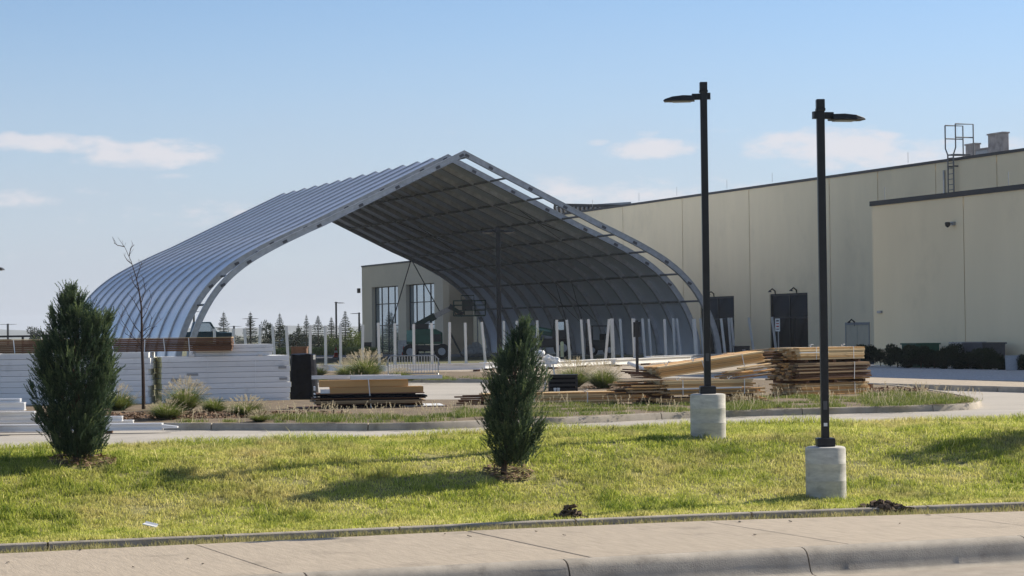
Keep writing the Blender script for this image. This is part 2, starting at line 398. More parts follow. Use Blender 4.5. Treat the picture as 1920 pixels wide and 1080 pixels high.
# joints where the photograph shows them, carried on either side
joint_far = [365 - 580 * 3, 365 - 580 * 2, 365 - 575, 365, 875, 1320, 1745, 2160, 2570, 2970, 3370]
def walk_joint(px):   # matching point on the near edge, square across the walk
    a = WF(px); best = None
    for k in range(-200, 3400, 4):
        b = WN(k); e = abs((b - a).normalized().dot(Vector((math.sin(rad(22.9)), -math.cos(rad(22.9)), 0))) - 1)
        if best is None or e < best[0]: best = (e, b)
    return best[1]
jl = []
for px in joint_far:
    a = WF(px); d = Vector((math.sin(rad(22.9)), -math.cos(rad(22.9)), 0))
    # intersect with the straight near edge
    p0 = WN(0); n = walknorm; t = (p0 - a).dot(n) / d.dot(n); jl.append((a, a + d * t))
for i in range(len(jl) - 1):
    (a0, b0), (a1, b1) = jl[i], jl[i + 1]; g = (a1 - a0).normalized() * .008; dz = Vector((0, 0, random.uniform(-.003, .003)))
    m = MB(); P = [b0 + g, b1 - g, a1 - g, a0 + g]; c = sum(P, Vector()) / 4
    Ri = Matrix.Rotation(rad(-22.9), 3, 'Z'); m.prism([Ri @ (p - c + dz) for p in P], (0, 0, -.1))
    o = m.build('slab', 'concrete_walk', sidewalk, bevel=.012); o.location = c; o.rotation_euler = (0, 0, rad(22.9))
# street kerb, rounded, cast in lengths
skerb = thing('street_kerb', (0, 0, 0), None, None); skerb['kind'] = 'structure'
kb = [(-.02, .0), (-.10, .004), (-.17, -.01), (-.225, -.04), (-.26, -.085), (-.30, -.19), (-.33, -.265), (-.37, -.295), (-.50, -.305), (-.50, -.45), (-.02, -.45)]
kj = WN(0) + walkdir * ((atz(1517, 1029, 0) - WN(0)).dot(walkdir))
for i in range(-8, 6):
    p0 = kj + walkdir * (3.05 * i + .010); p1 = kj + walkdir * (3.05 * (i + 1) - .010); mid = (p0 + p1) / 2; m = MB(); ns = 6
    b = len(m.v)
    for k in range(ns + 1):
        q = p0.lerp(p1, k / ns) - mid; w = .006 * math.sin(k * 2.1 + i)
        for d, z in kb: m.v.append(tuple(q + walknorm * (d + w) + Vector((0, 0, z))))
    n = len(kb)
    for k in range(ns):
        for j in range(n): j2 = (j + 1) % n; m.f.append((b + k * n + j, b + k * n + j2, b + (k + 1) * n + j2, b + (k + 1) * n + j))
    m.f.append(tuple(range(b, b + n))[::-1]); m.f.append(tuple(range(b + ns * n, b + (ns + 1) * n)))
    o = m.build('kerb_length', 'concrete_kerb', skerb, smooth=True); o.location = mid
strip('verge_soil', 'soil', lambda c: shift(WF(c), -.01, -.07), lambda c: shift(ED(c), .08, -.07))
edging = thing('lawn_edging', (0, 0, 0), None, None); edging['kind'] = 'structure'
pc = -900.0
while pc < 2900:
    p0 = ED(pc); nx = pc + 330 * (1.0 + .0); p1 = ED(nx); m = MB(); mid = (p0 + p1) / 2; d = (p1 - p0).normalized(); nn = Vector((-d.y, d.x, 0))
    pts = []
    for k in range(5):
        c = pc + (nx - pc) * k / 4 + (2 if k == 0 else -2 if k == 4 else 0); q = ED(c) - mid
        pts.append([q + nn * .0 + Vector((0, 0, -.12)), q + Vector((0, 0, -.015)), q + nn * .02, q + nn * .12, q + nn * .12 + Vector((0, 0, -.12))])
    for r in pts: m.v += [tuple(p) for p in r]
    for k in range(4):
        for j in range(4): q = k * 5 + j; m.f.append((q, q + 5, q + 6, q + 1)[::-1] if False else (q, q + 5, q + 6, q + 1))
    m.f.append((0, 1, 2, 3, 4)); m.f.append((24, 23, 22, 21, 20))
    o = m.build('edging_length', 'concrete_kerb', edging, smooth=True); o.location = mid
    pc = nx
# lawn sheet
m = MB(); NW = 26
for c in cols:
    for j in range(NW + 1):
        p = lawn_pt(c, .008 + j / NW * .992); m.v.append(tuple(p))
for i in range(len(cols) - 1):
    for j in range(NW): q = i * (NW + 1) + j; m.f.append((q, q + NW + 1, q + NW + 2, q + 1))
tag(m.build('lawn_bank', 'lawn_soil', smooth=True), kind='structure')
# drive and yard: one concrete sheet beyond the lawn
def yard_far(c): p = atz(c, 700, LZ); q = LF(c); d = (p - q).normalized(); r = q + d * 46; r.z = LZ; return r
def lf_low(c): p = LF(c); p = p + Vector((-.0, -.3, 0)); p.z = LZ - .004; return p
strip('drive', 'concrete_lane', lf_low, yard_far, 1)
# dark yard paving under and around the shelter
m = MB(); P = [(-75, 82), (-8, 84.5), (3, 86), (14, 92), (24, 92), (28, 128), (10, 215), (-85, 215)]
m.prism([(x, y, LZ - .012 if y < 150 else LZ - .012 - (y - 150) * .0056 + .02) for x, y in P], (0, 0, -.03)); tag(m.build('yard_paving', 'asphalt'), kind='structure')
# lighter concrete pad in front of the shelter
m = MB(); P = [atz(560, 705, LZ), atz(1180, 712, LZ), atz(1420, 690, LZ), atz(1420, 668, LZ), atz(560, 690, LZ)]
m.prism([(p.x, p.y, LZ + .012) for p in P], (0, 0, -.02)); tag(m.build('concrete_pad', 'concrete_walk'), kind='structure')
# lane joint line painted by a pale seam
m = MB(); a, b = atz(505, 827, LZ), atz(680, 819, LZ); d = (b - a).normalized(); nn = Vector((-d.y, d.x, 0))
m.prism([a, b, b + nn * .12, a + nn * .12], (0, 0, .004)); tag(m.build('lane_marking', 'white_paint'), kind='structure')

# ------------------------------------------------------------------ planted islands with kerbs
def catmull(pts, sub=4, closed=True):
    n = len(pts); out = []
    for i in range(n if closed else n - 1):
        p0, p1, p2, p3 = (pts[(i - 1) % n], pts[i], pts[(i + 1) % n], pts[(i + 2) % n]) if closed else (pts[max(i - 1, 0)], pts[i], pts[i + 1], pts[min(i + 2, n - 1)])
        for k in range(sub):
            t = k / sub; t2, t3 = t * t, t ** 3
            out.append(.5 * ((2 * p1) + (-p0 + p2) * t + (2 * p0 - 5 * p1 + 4 * p2 - p3) * t2 + (-p0 + 3 * p1 - 3 * p2 + p3) * t3))
    if not closed: out.append(pts[-1])
    return out
def island(name, mat, pxs, kh=.13, kw=.16, seg=3.0, z0=LZ, sub=4):
    pts = catmull([atz(x, y, z0) for x, y in pxs], sub); n = len(pts)
    ar = sum(pts[i].x * pts[(i + 1) % n].y - pts[(i + 1) % n].x * pts[i].y for i in range(n))
    if ar < 0: pts.reverse()
    root = thing(name + '_kerb', (0, 0, 0), None, None); root['kind'] = 'structure'
    inn = []
    for i in range(n):
        d = (pts[(i + 1) % n] - pts[i - 1]).normalized(); inn.append(pts[i] + Vector((-d.y, d.x, 0)) * kw)
    # resample into kerb lengths
    acc = 0; start = 0; i = 0
    groups = []; cur = [0]
    for i in range(n):
        acc += (pts[(i + 1) % n] - pts[i]).length; cur.append(i + 1)
        if acc > seg: groups.append(cur); cur = [i + 1]; acc = 0
    if len(cur) > 1: groups.append(cur)
    for g in groups:
        mid = pts[g[len(g) // 2] % n]; m = MB()
        for k, gi in enumerate(g):
            o, q = pts[gi % n], inn[gi % n]
            if k == 0: e = (pts[(gi + 1) % n] - o).normalized() * .012
            elif k == len(g) - 1: e = (pts[(gi - 1) % n] - o).normalized() * .012
            else: e = Vector()
            o = o + e - mid; q = q + e - mid; inw = (q - o).normalized()
            for p, z in ((o, -.03), (o + inw * .02, kh - .03), (o + inw * .045, kh), (q, kh), (q, -.03)): m.v.append((p.x, p.y, z))
        for k in range(len(g) - 1):
            for j in range(4): a = k * 5 + j; m.f.append((a, a + 5, a + 6, a + 1))
        L5 = (len(g) - 1) * 5
        m.f.append((0, 1, 2, 3, 4)); m.f.append((L5 + 4, L5 + 3, L5 + 2, L5 + 1, L5))
        o = m.build('kerb_length', 'concrete_kerb', root, smooth=True); o.location = mid
    m = MB(); c = sum(inn, Vector()) / n
    m.v = [(p.x, p.y, z0 + kh - .02) for p in inn] + [(lerp(p.x, c.x, .08), lerp(p.y, c.y, .08), z0 + kh + .03) for p in inn] + [(c.x, c.y, z0 + kh + .04)]
    for i in range(n):
        j = (i + 1) % n; m.f.append((i, j, n + j, n + i)); m.f.append((n + i, n + j, 2 * n))
    o = m.build(name, mat, smooth=True); tag(o, kind='structure'); return pts
isl = [(-420, 800), (100, 805), (330, 806), (595, 807), (780, 806), (1005, 797), (1063, 795), (1290, 784), (1364, 781.6), (1505, 777.5), (1716, 772), (1815, 768), (1838, 764), (1838, 757), (1800, 748),
       (1740, 738), (1640, 727), (1400, 716), (1180, 716), (1000, 717), (935, 724), (895, 757), (850, 776), (560, 781), (500, 775), (240, 766), (-420, 764)]
island('planted_island', 'soil', isl)
isl2 = [(560, 716), (700, 717), (820, 717.5), (940, 717), (1010, 712), (1010, 708), (930, 705), (820, 704), (700, 704), (560, 704)]
island('planted_strip', 'soil', isl2, kh=.15)
# kerb, walk and gravel bed before the annex
RX = [(1400, 719), (1560, 726), (1650, 728), (1780, 732), (1920, 736), (2100, 742), (2400, 752), (2900, 768)]
kerb_r = thing('service_kerb', (0, 0, 0), None, None); kerb_r['kind'] = 'structure'
rp = catmull([atz(x, y, LZ) for x, y in RX], 3, closed=False)
for i in range(len(rp) - 1):
    a, b = rp[i], rp[i + 1]; d = (b - a).normalized(); nn = Vector((-d.y, d.x, 0))
    m = MB(); m.obox(Vector(a - a) + d * .012 + Vector((0, 0, -.03)), (b - a) - d * .024, nn * .16, (0, 0, .18)); o = m.build('kerb_length', 'concrete_kerb', kerb_r, bevel=.02); o.location = a
def rside(off, z):
    out = []
    for i, p in enumerate(rp):
        d = (rp[min(i + 1, len(rp) - 1)] - rp[max(i - 1, 0)]).normalized(); q = p + Vector((-d.y, d.x, 0)) * off; q.z = z; out.append(q)
    return out
def polystrip(name, mat, A, B):
    m = MB(); n = len(A); m.v = [tuple(p) for p in A + B]
    for i in range(n - 1): m.f.append((i, i + 1, n + i + 1, n + i))
    return tag(m.build(name, mat), kind='structure')
polystrip('service_walk', 'concrete_walk', rside(.155, LZ + .145), rside(3.6, LZ + .17))

# ================================================================== SHELTER
TH = rad(21.4); AX = Vector((-math.sin(TH), math.cos(TH), 0)); PRP = Vector((math.cos(TH), math.sin(TH), 0))
A0 = Vector((-2.95, 138.65, LZ)); BAY, NB = 3.05, 14
def AP(s, d, z): return PRP * s + AX * d + Vector((0, 0, z))      # local to the shelter's base
half = [(0, 13.28), (3.05, 11.78), (6.1, 10.29), (9.2, 8.79), (11.4, 7.75), (12.6, 7.13), (13.8, 6.42), (14.9, 5.56), (15.8, 4.58), (16.5, 3.5), (17.05, 2.35), (17.4, 1.2), (17.55, 0)]
hp = [Vector((s * 1.025, 0, z)) for s, z in half]
hp = catmull(hp, 3, closed=False)
hp[1:10] = [Vector((x * 1.025, 0, 13.28 - x * .4912)) for x in (1.02, 2.03, 3.05, 4.07, 5.08, 6.1, 7.1, 8.1, 9.2)]
def nrm(i):
    a, b = hp[max(i - 1, 0)], hp[min(i + 1, len(hp) - 1)]; t = (b - a).normalized(); return Vector((-t.z * -1, 0, t.x * -1)) * -1
PN = []
for i in range(len(hp)):
    a, b = hp[max(i - 1, 0)], hp[min(i + 1, len(hp) - 1)]; t = (b - a).normalized(); PN.append(Vector((-t.z, 0, t.x)))   # outward normal
def prof(i, inset):
    p = hp[i] - PN[i] * inset
    if i == 0: p = Vector((0, 0, hp[0].z - inset / math.cos(math.atan(.4912))))
    return p
full = [(-1, i) for i in range(len(hp) - 1, 0, -1)] + [(1, i) for i in range(len(hp))]
shelter = thing('arched_shelter', A0, 'huge silver arched shelter with peaked roof, open front bay and metal ribs', 'shelter')
RD, RW = .36, .17
m = MB(); n = len(full)
for sg, i in full:
    for ins, dd in ((0, -RW / 2), (0, RW / 2), (RD, RW / 2), (RD, -RW / 2)):
        p = prof(i, ins); m.v.append(tuple(AP(sg * p.x, dd, p.z)))
for k in range(n - 1):
    for j in range(4): j2 = (j + 1) % 4; m.f.append((k * 4 + j, (k + 1) * 4 + j, (k + 1) * 4 + j2, k * 4 + j2))
m.f.append((3, 2, 1, 0)); q = (n - 1) * 4; m.f.append((q, q + 1, q + 2, q + 3))
# flanges: a thin lip on either edge makes the beam read as an extrusion
for ins in (0.0, RD - .03):
    b = len(m.v)
    for sg, i in full:
        for i2, dd in ((ins - .004, -RW / 2 - .035), (ins - .004, RW / 2 + .035), (ins + .03, RW / 2 + .035), (ins + .03, -RW / 2 - .035)):
            p = prof(i, i2); m.v.append(tuple(AP(sg * p.x, dd, p.z)))
    for k in range(n - 1):
        for j in range(4): j2 = (j + 1) % 4; m.f.append((b + k * 4 + j, b + (k + 1) * 4 + j, b + (k + 1) * 4 + j2, b + k * 4 + j2))
ribme = m.mesh('rib')
for k in range(NB + 1): put('rib', ribme, 'rib_metal', shelter, AX * (k * BAY))
# membrane panels, stretched between the ribs and drawn in a little at mid bay
def panel_mesh(sg):
    m = MB(); nc = 7; idx = list(range(len(hp)))
    for i in idx:
        for c in range(nc + 1):
            t = c / nc; p = prof(i, .07 + .10 * math.sin(math.pi * t)); m.v.append(tuple(AP(sg * p.x, RW / 2 + (BAY - RW) * t, p.z)))
    for i in range(len(idx) - 1):
        for c in range(nc):
            a = i * (nc + 1) + c; f = (a, a + 1, a + nc + 2, a + nc + 1); m.f.append(f if sg < 0 else f[::-1])
    me = m.mesh('membrane_panel'); 
    for p in me.polygons: p.use_smooth = True
    return me
for sg in (-1, 1):
    pm = panel_mesh(sg)
    for k in range(1, NB): put('membrane_panel', pm, 'membrane', shelter, AX * (k * BAY))
# struts between ribs
def at_s(s):
    for i in range(len(hp) - 1):
        if hp[i].x <= s <= hp[i + 1].x:
            t = (s - hp[i].x) / (hp[i + 1].x - hp[i].x); return hp[i].lerp(hp[i + 1], t) - PN[i].lerp(PN[i + 1], t) * .27
    return hp[-1]
strutme = MB().tube([AX * (RW / 2), AX * (BAY - RW / 2)], .075, 6).mesh('strut')
clampme = MB().tube([AX * (BAY / 2 - .5), AX * (BAY / 2 - .4)], .1, 6).mesh('clamp')
for s in (.35, 3.05, 5.6, 8.1, 10.6, 12.9, 15.2, 16.75):
    p = at_s(s)
    for sg in (-1, 1):
        for k in range(NB): put('strut', strutme, 'strut_metal', shelter, AP(sg * p.x, k * BAY, p.z))
plm = MB().box((0, 0, 0), (1, 1, 1)).mesh('splice_plate')
for k in (0, 1):
    for sg in (-1, 1):
        for s in (.3, 1.9, 4.6, 7.0, 9.7, 11.9, 14.2, 15.9):
            p = at_s(s); o = put('splice_plate', plm, 'plate', shelter, AP(sg * p.x, k * BAY - RW / 2 - .03, p.z + .05), TH, (.30, .03, .17)); o.rotation_euler = (0, sg * math.atan(.49), TH)
# tension cables
def cable(a, b, r=.03, mat='black_metal', parent=shelter, name='cable'):
    m = MB().tube([Vector(a), Vector(b)], r, 5); return m.build(name, mat, parent)
def inner(s, k, sg=1): p = at_s(s); return AP(sg * p.x, k * BAY, p.z)
for k in (6, 7):
    cable(inner(15.2, k), inner(17.5, k + 1), .02); cable(inner(15.2, k + 1), inner(17.5, k), .02)
for k in (2, 9):
    cable(inner(5.6, k), inner(10.6, k + 1), .02); cable(inner(5.6, k + 1), inner(10.6, k), .02)
pb = A0 + AX * (NB * BAY)
ct = onplane(771, 486, pb, AX) - A0
for px, py in ((735, 606), (825, 585)):
    cable(ct, onplane(px, py, pb - AX * 2, AX) - A0, .045)
# base plates under each rib
bpm = MB().box((0, 0, 0), (.5, .5, .08)).mesh('foot_plate')
for k in range(NB + 1):
    for sg in (-1, 1): put('foot_plate', bpm, 'grey_steel', shelter, AP(sg * 17.82, k * BAY, .04), TH)

# ================================================================== BUILDINGS
def wall_plane(perp): return A0 + PRP * perp
def wall_at(px, py, perp): return onplane(px, py, wall_plane(perp), PRP)
def S_of(p): return (p - A0).dot(AX)
def WP(s, perp, z): q = A0 + AX * s + PRP * perp; q.z = z; return q
ALONG = -AX
def wallbox(mb, s0, s1, z0, z1, p0, p1): # p0 outer face (small perp) to p1
    return mb.obox(WP(s0, p0, z0), AX * (s1 - s0), PRP * (p1 - p0), Vector((0, 0, z1 - z0)))
# --- main hall
MP = 25.0
GZ = LZ - .05
ztop = wall_at(1280.5, 372, MP).z
hall = thing('warehouse', WP(0, MP, GZ), 'long cream warehouse behind the arched shelter with dark roof edge and glazed entrances', 'building')
HO = hall.location.copy()
def hbuild(mb, name, mat, parent=hall, **k):
    """parts are modelled at their real place and hung on the building"""
    o = mb.build(name, mat, None, **k); o.parent = parent
    base = HO if parent is hall else parent.get('_o', HO)
    o.location = -Vector(HO) if parent is hall else (0, 0, 0)
    return o
s_near = S_of(wall_at(2300, 500, MP)); s_far = 66.0
openings = []
for pxl, pxr, ytop in ((1313, 1376, 556), (1443, 1514, 550)):
    sa, sb = S_of(wall_at(pxl, ytop, MP)), S_of(wall_at(pxr, ytop, MP)); zt = wall_at((pxl + pxr) / 2, ytop, MP).z
    openings.append((min(sa, sb), max(sa, sb), zt))
jpx = [1040, 1169, 1280.5, 1406, 1557, 1648, 1757, 1872, 2010]
js = sorted([s_near] + [S_of(wall_at(p, 500, MP)) for p in jpx] + [s_far])
bk = MB(); wallbox(bk, s_near, s_far, GZ - .3, ztop - .3, MP + .25, MP + 60); hbuild(bk, 'hall_core', 'joint')
for i in range(len(js) - 1):
    a, b = js[i] + .045, js[i + 1] - .045
    ops = [o for o in openings if o[1] > a and o[0] < b]; m = MB()
    if not ops: wallbox(m, a, b, GZ - .2, ztop, MP, MP + .24)
    else:
        cur = a
        for (oa, ob, zt) in sorted(ops):
            oa2, ob2 = max(oa, a), min(ob, b)
            if oa2 > cur: wallbox(m, cur, oa2, GZ - .2, ztop, MP, MP + .24)
            wallbox(m, oa2, ob2, zt, ztop, MP, MP + .24); cur = ob2
        if cur < b: wallbox(m, cur, b, GZ - .2, ztop, MP, MP + .24)
    hbuild(m, 'wall_panel', 'stucco')
m = MB(); wallbox(m, s_near - .1, s_far + .1, ztop + .002, ztop + .17, MP - .08, MP + .35); hbuild(m, 'coping', 'coping')
m = MB(); wallbox(m, s_near, s_far, ztop - .298, ztop - .15, MP + .36, MP + 60); hbuild(m, 'roof', 'roof')
# glazed entrances, sunk in the openings
for (sa, sb, zt) in openings:
    f = MB(); w = .12
    for (x0, x1, z0, z1) in ((sa, sa + w, GZ, zt), (sb - w, sb, GZ, zt), (sa + w, sb - w, zt - w, zt), (sa + w, sb - w, GZ, GZ + .1)):
        wallbox(f, x0 + .002, x1 - .002, z0, z1 - .002, MP + .08, MP + .2)
    mid = (sa + sb) / 2; zt2 = GZ + 2.5
    wallbox(f, mid - .05, mid + .05, GZ + .1, zt - w - .003, MP + .085, MP + .2); wallbox(f, sa + w, sb - w, zt2, zt2 + .09, MP + .09, MP + .195)
    fr = hbuild(f, 'entrance_frame', 'black_metal')
    for (x0, x1) in ((sa + w, mid - .05), (mid + .05, sb - w)):
        for (z0, z1) in ((GZ + .1, zt2), (zt2 + .09, zt - w)):
            g = MB(); wallbox(g, x0 + .003, x1 - .003, z0 + .003, z1 - .003, MP + .13, MP + .15); o = g.build('pane', 'glass_dark', fr); 
# gooseneck wall lamps
def wall_lamp(px, py, perp=MP, k=.72):
    p = wall_at(px, py, perp); m = MB()
    out = -PRP; pts = [p + Vector((0, 0, -.25 * k)), p + out * .06 * k + Vector((0, 0, .12 * k)), p + out * .35 * k + Vector((0, 0, .34 * k)), p + out * .62 * k + Vector((0, 0, .12 * k))]
    m.tube(pts, .07 * k, 6); e = pts[-1]; m.lathe([(.05 * k, .08 * k), (.1 * k, 0), (.22 * k, -.1 * k), (.2 * k, -.11 * k)][::-1], 10, e)
    hbuild(m, 'wall_lamp', 'black_metal', smooth=True)
for px, py in ((1339, 553), (1454, 548), (1494, 546), (1603, 606)): wall_lamp(px, py)
# service double door
sa, sb = sorted((S_of(wall_at(1586, 620, MP)), S_of(wall_at(1631, 620, MP)))); zt = wall_at(1608, 609, MP).z
m = MB(); wallbox(m, sa, sb, zt, zt + .16, MP - .06, MP - .002); wallbox(m, sa, sa + .08, GZ, zt - .002, MP - .05, MP - .002); wallbox(m, sb - .08, sb, GZ, zt - .002, MP - .05, MP - .002); md = (sa + sb) / 2
wallbox(m, md - .02, md + .02, GZ, zt - .002, MP - .012, MP - .002)
df = hbuild(m, 'door_frame', 'grey_steel')
for a, b in ((sa + .09, md - .025), (md + .025, sb - .09)):
    m = MB(); wallbox(m, a, b, GZ + .02, zt - .01, MP - .03, MP - .004); m.build('door_leaf', 'door_paint', df)
# downpipe and roof ladder
px0 = wall_at(1772, 320, MP); m = MB(); m.tube([WP(S_of(px0), MP - .08, ztop - .5), WP(S_of(px0), MP - .08, GZ)], .07, 6); hbuild(m, 'downpipe', 'grey_steel')
lad = MB(); la, lb = wall_at(1786, 340, MP), wall_at(1796.5, 340, MP); sa, sb = S_of(la), S_of(lb)
ztl = wall_at(1791, 290, MP).z
for s in (sa, sb): lad.tube([WP(s, MP - .3, GZ + 5), WP(s, MP - .3, ztl)], .05, 5)
z = GZ + 5.2
while z < ztl: lad.tube([WP(sa, MP - .3, z), WP(sb, MP - .3, z)], .022, 5); z += .32
for zz in (ztop - .35, ztop - 2.0, ztop - 3.6):
    for s in (sa, sb): lad.bar(WP(s, MP - .34, zz), WP(s, MP - .002, zz), .09, .09)
ladder = hbuild(lad, 'roof_ladder', 'strut_metal')
rl = MB(); zr = ztl + .05; pr0 = MP - .3
for s, ds in ((sa, .25), (sb, -.25)):
    rl.tube([WP(s, pr0, ztl), WP(s + ds, pr0, ztl + .4), WP(s + ds, pr0, zr + 1.75)], .045, 5)
    rl.tube([WP(s + ds, pr0, zr + 1.75), WP(s + ds, pr0 + 1.25, zr + 1.75), WP(s + ds, pr0 + 1.25, ztop + .3)], .045, 5)
    rl.tube([WP(s + ds, pr0, zr + .95), WP(s + ds, pr0 + 1.25, zr + .95)], .04, 5)
rl.obox(WP(sa, pr0, zr - .1), AX * (sb - sa), PRP * 1.2, (0, 0, .08))
rl.build('ladder_rail', 'strut_metal', ladder)
# lightning rods along both roof edges
for px in (1108, 1195, 1266, 1360, 1445, 1530, 1700):
    s = S_of(wall_at(px, 380, MP)); m = MB(); m.tube([WP(s, MP + .15, ztop + .29), WP(s, MP + .15, ztop + .95)], .014, 4); hbuild(m, 'lightning_rod', 'grey_steel')
# --- roof plant: lift each one and it comes away
def roof_box(px0, px1, py_top, perp, depth, label, name='roof_unit', mat='hvac'):
    a, b = S_of(wall_at(px0, py_top, perp)), S_of(wall_at(px1, py_top, perp)); zt = wall_at((px0 + px1) / 2, py_top, perp).z; z0 = ztop - .15
    t = thing(name, WP((a + b) / 2, perp, z0), label, 'roof unit'); o0 = Vector(t.location)
    m = MB(); wallbox(m, a, b, z0, zt, perp, perp + depth); o = m.build('housing', mat, t, bevel=.03); o.location = -o0
    m = MB(); wallbox(m, a + .05, b - .05, zt + .002, zt + .1, perp - .05, perp + depth + .04); o = m.build('lid', 'hvac', t); o.location = -o0
    return t
roof_box(1852, 1880, 252, MP + 5, .45, 'tall stone-grey rooftop box with mottled sides near the right edge')
roof_box(1810, 1828, 272, MP + 6, .4, 'lower mottled rooftop box just right of the roof ladder')
roof_box(1829, 1851, 281, MP + 5.5, .3, 'low pale grey rooftop box between the two mottled boxes', mat='grey_steel')
roof_box(1908, 1960, 283, MP + 5, 1.0, 'flat grey roof hatch at the far right roof edge', name='roof_hatch', mat='grey_steel')
# --- roof screen seen over the shelter
scr = thing('roof_screen', atY(1110, 388, 215), 'dark slatted metal roof screen on the warehouse seen above the shelter slope', 'screen')
so = Vector(scr.location); p0, p1 = atY(1040, 384, 217), atY(1186, 387, 212); q0, q1 = atY(1040, 410, 217), atY(1186, 401, 212)
m = MB(); m.bar(p0 - so, p1 - so, .35, .28); m.build('top_rail', 'coping', scr)
m = MB(); m.bar(q0 - so + Vector((0, 1, -.6)), q1 - so + Vector((0, 1, -.6)), .35, .3); m.build('bottom_rail', 'coping', scr)
for i in range(19):
    t = i / 18; a, b = p0.lerp(p1, t) - so, q0.lerp(q1, min(1.02, t + .03)) - so; m = MB(); m.bar(a + Vector((0, 0, -.15)), b + Vector((.0, .9, -.5)), .2, .35); m.build('slat', 'coping', scr)
m = MB(); m.obox(q0 - so + Vector((0, 2.2, -2)), q1 - q0, Vector((0, .2, 0)), Vector((0, 0, 3.3))); m.build('backing_sheet', 'grey_steel', scr)
# --- annex nearer the road
c0 = atz(1639, 689, LZ + .1); BP = (c0 - A0).dot(PRP); s1 = (c0 - A0).dot(AX); s0 = s1 - 46
bz = LZ + .1; bt = wall_at(1637, 381, BP).z - .12
annex = thing('building_annex', c0, 'blank cream building wing at right with one vertical joint and small security camera', 'building')
def abuild(mb, name, mat, parent=annex, **k):
    o = mb.build(name, mat, parent, **k); o.location = -Vector(c0) if parent is annex else (0, 0, 0); return o
m = MB(); wallbox(m, s0, s1 - .1, bz - .3, bt - .2, BP + .25, MP - .3); abuild(m, 'annex_core', 'joint')
aj = sorted([s0] + [S_of(wall_at(p, 500, BP)) for p in (1808, 2120)] + [s1])
for i in range(len(aj) - 1):
    m = MB(); wallbox(m, aj[i] + .028, aj[i + 1] - .028, bz - .3, bt, BP, BP + .24); abuild(m, 'wall_panel', 'stucco')
m = MB(); wallbox(m, s1 - .1, s1, bz - .3, bt, BP + .25, MP - .3); abuild(m, 'end_wall', 'stucco')
m = MB(); wallbox(m, s0 - .05, s1 + .06, bt + .002, bt + .2, BP - .07, BP + .35); abuild(m, 'coping', 'coping')
m = MB(); wallbox(m, s0, s1, bt - .19, bt - .1, BP + .36, MP - .3); abuild(m, 'roof', 'roof')
p = wall_at(1789, 419, BP); m = MB(); m.box(p - PRP * .06, (.12, .22, .14), TH); m.tube([p - PRP * .1, p - PRP * .28 + Vector((0, 0, -.02))], .03, 6); cm = abuild(m, 'camera_mount', 'grey_steel')
m = MB(); m.lathe([(.02, -.16), (.09, -.1), (.11, 0), (.09, .05)], 12, p - PRP * .3); o = abuild(m, 'camera_dome', 'black_metal')
p = wall_at(1651, 585, BP); m = MB(); m.box(p - PRP * .04, (.1, .3, .1), TH); abuild(m, 'conduit_box', 'grey_steel')
for px in (1653, 1763, 1885): 
    s = S_of(wall_at(px, 360, BP)); m = MB(); m.tube([WP(s, BP + .15, bt + .19), WP(s, BP + .15, bt + .75)], .012, 4); abuild(m, 'lightning_rod', 'grey_steel')
ga = rside(3.6, LZ + .165); polystrip('gravel_bed', 'gravel', ga, [WP(lerp(s1 + .6, s0, max(0, (i - 3) / (len(ga) - 4)) ** .9), BP + .1, LZ + .20) for i, p in enumerate(ga)])
# --- far wing seen through the shelter
FZ = .36
fc = atY(680, 664, 232); FP = (fc - A0).dot(PRP); fs1 = (fc - A0).dot(AX); ft = wall_at(680, 501, FP).z
fw = thing('far_building', (fc.x, fc.y, FZ), 'tan building wing seen through the shelter with two tall recessed windows', 'building')
def fbuild(mb, name, mat, parent=fw, **k):
    o = mb.build(name, mat, parent, **k); o.location = -Vector((fc.x, fc.y, FZ)) if parent is fw else (0, 0, 0); return o
fs0 = S_of(wall_at(831, 600, FP)); wins = []
for (a, b, yt, yb) in ((697, 746, 539, 664), (761, 814, 534, 664)):
    wins.append((S_of(wall_at(b, yt, FP)), S_of(wall_at(a, yt, FP)), wall_at(a, yt, FP).z))
wins.sort(); cur = fs0; zsp = [wall_at(690, 540, FP).z]
for (a, b, zt) in wins:
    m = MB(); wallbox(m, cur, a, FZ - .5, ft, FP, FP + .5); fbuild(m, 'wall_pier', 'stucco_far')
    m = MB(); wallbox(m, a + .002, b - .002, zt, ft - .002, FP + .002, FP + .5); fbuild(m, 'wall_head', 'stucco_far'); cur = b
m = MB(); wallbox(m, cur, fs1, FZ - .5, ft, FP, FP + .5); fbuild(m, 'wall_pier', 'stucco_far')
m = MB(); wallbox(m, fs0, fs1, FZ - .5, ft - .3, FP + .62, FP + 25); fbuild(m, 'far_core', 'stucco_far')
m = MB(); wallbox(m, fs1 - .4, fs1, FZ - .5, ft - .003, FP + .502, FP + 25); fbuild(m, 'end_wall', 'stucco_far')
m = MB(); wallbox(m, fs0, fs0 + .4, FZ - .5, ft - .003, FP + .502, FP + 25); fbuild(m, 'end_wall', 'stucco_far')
m = MB(); wallbox(m, fs0 - .05, fs1 + .05, ft + .002, ft + .16, FP - .06, FP + .6); fbuild(m, 'coping', 'coping')
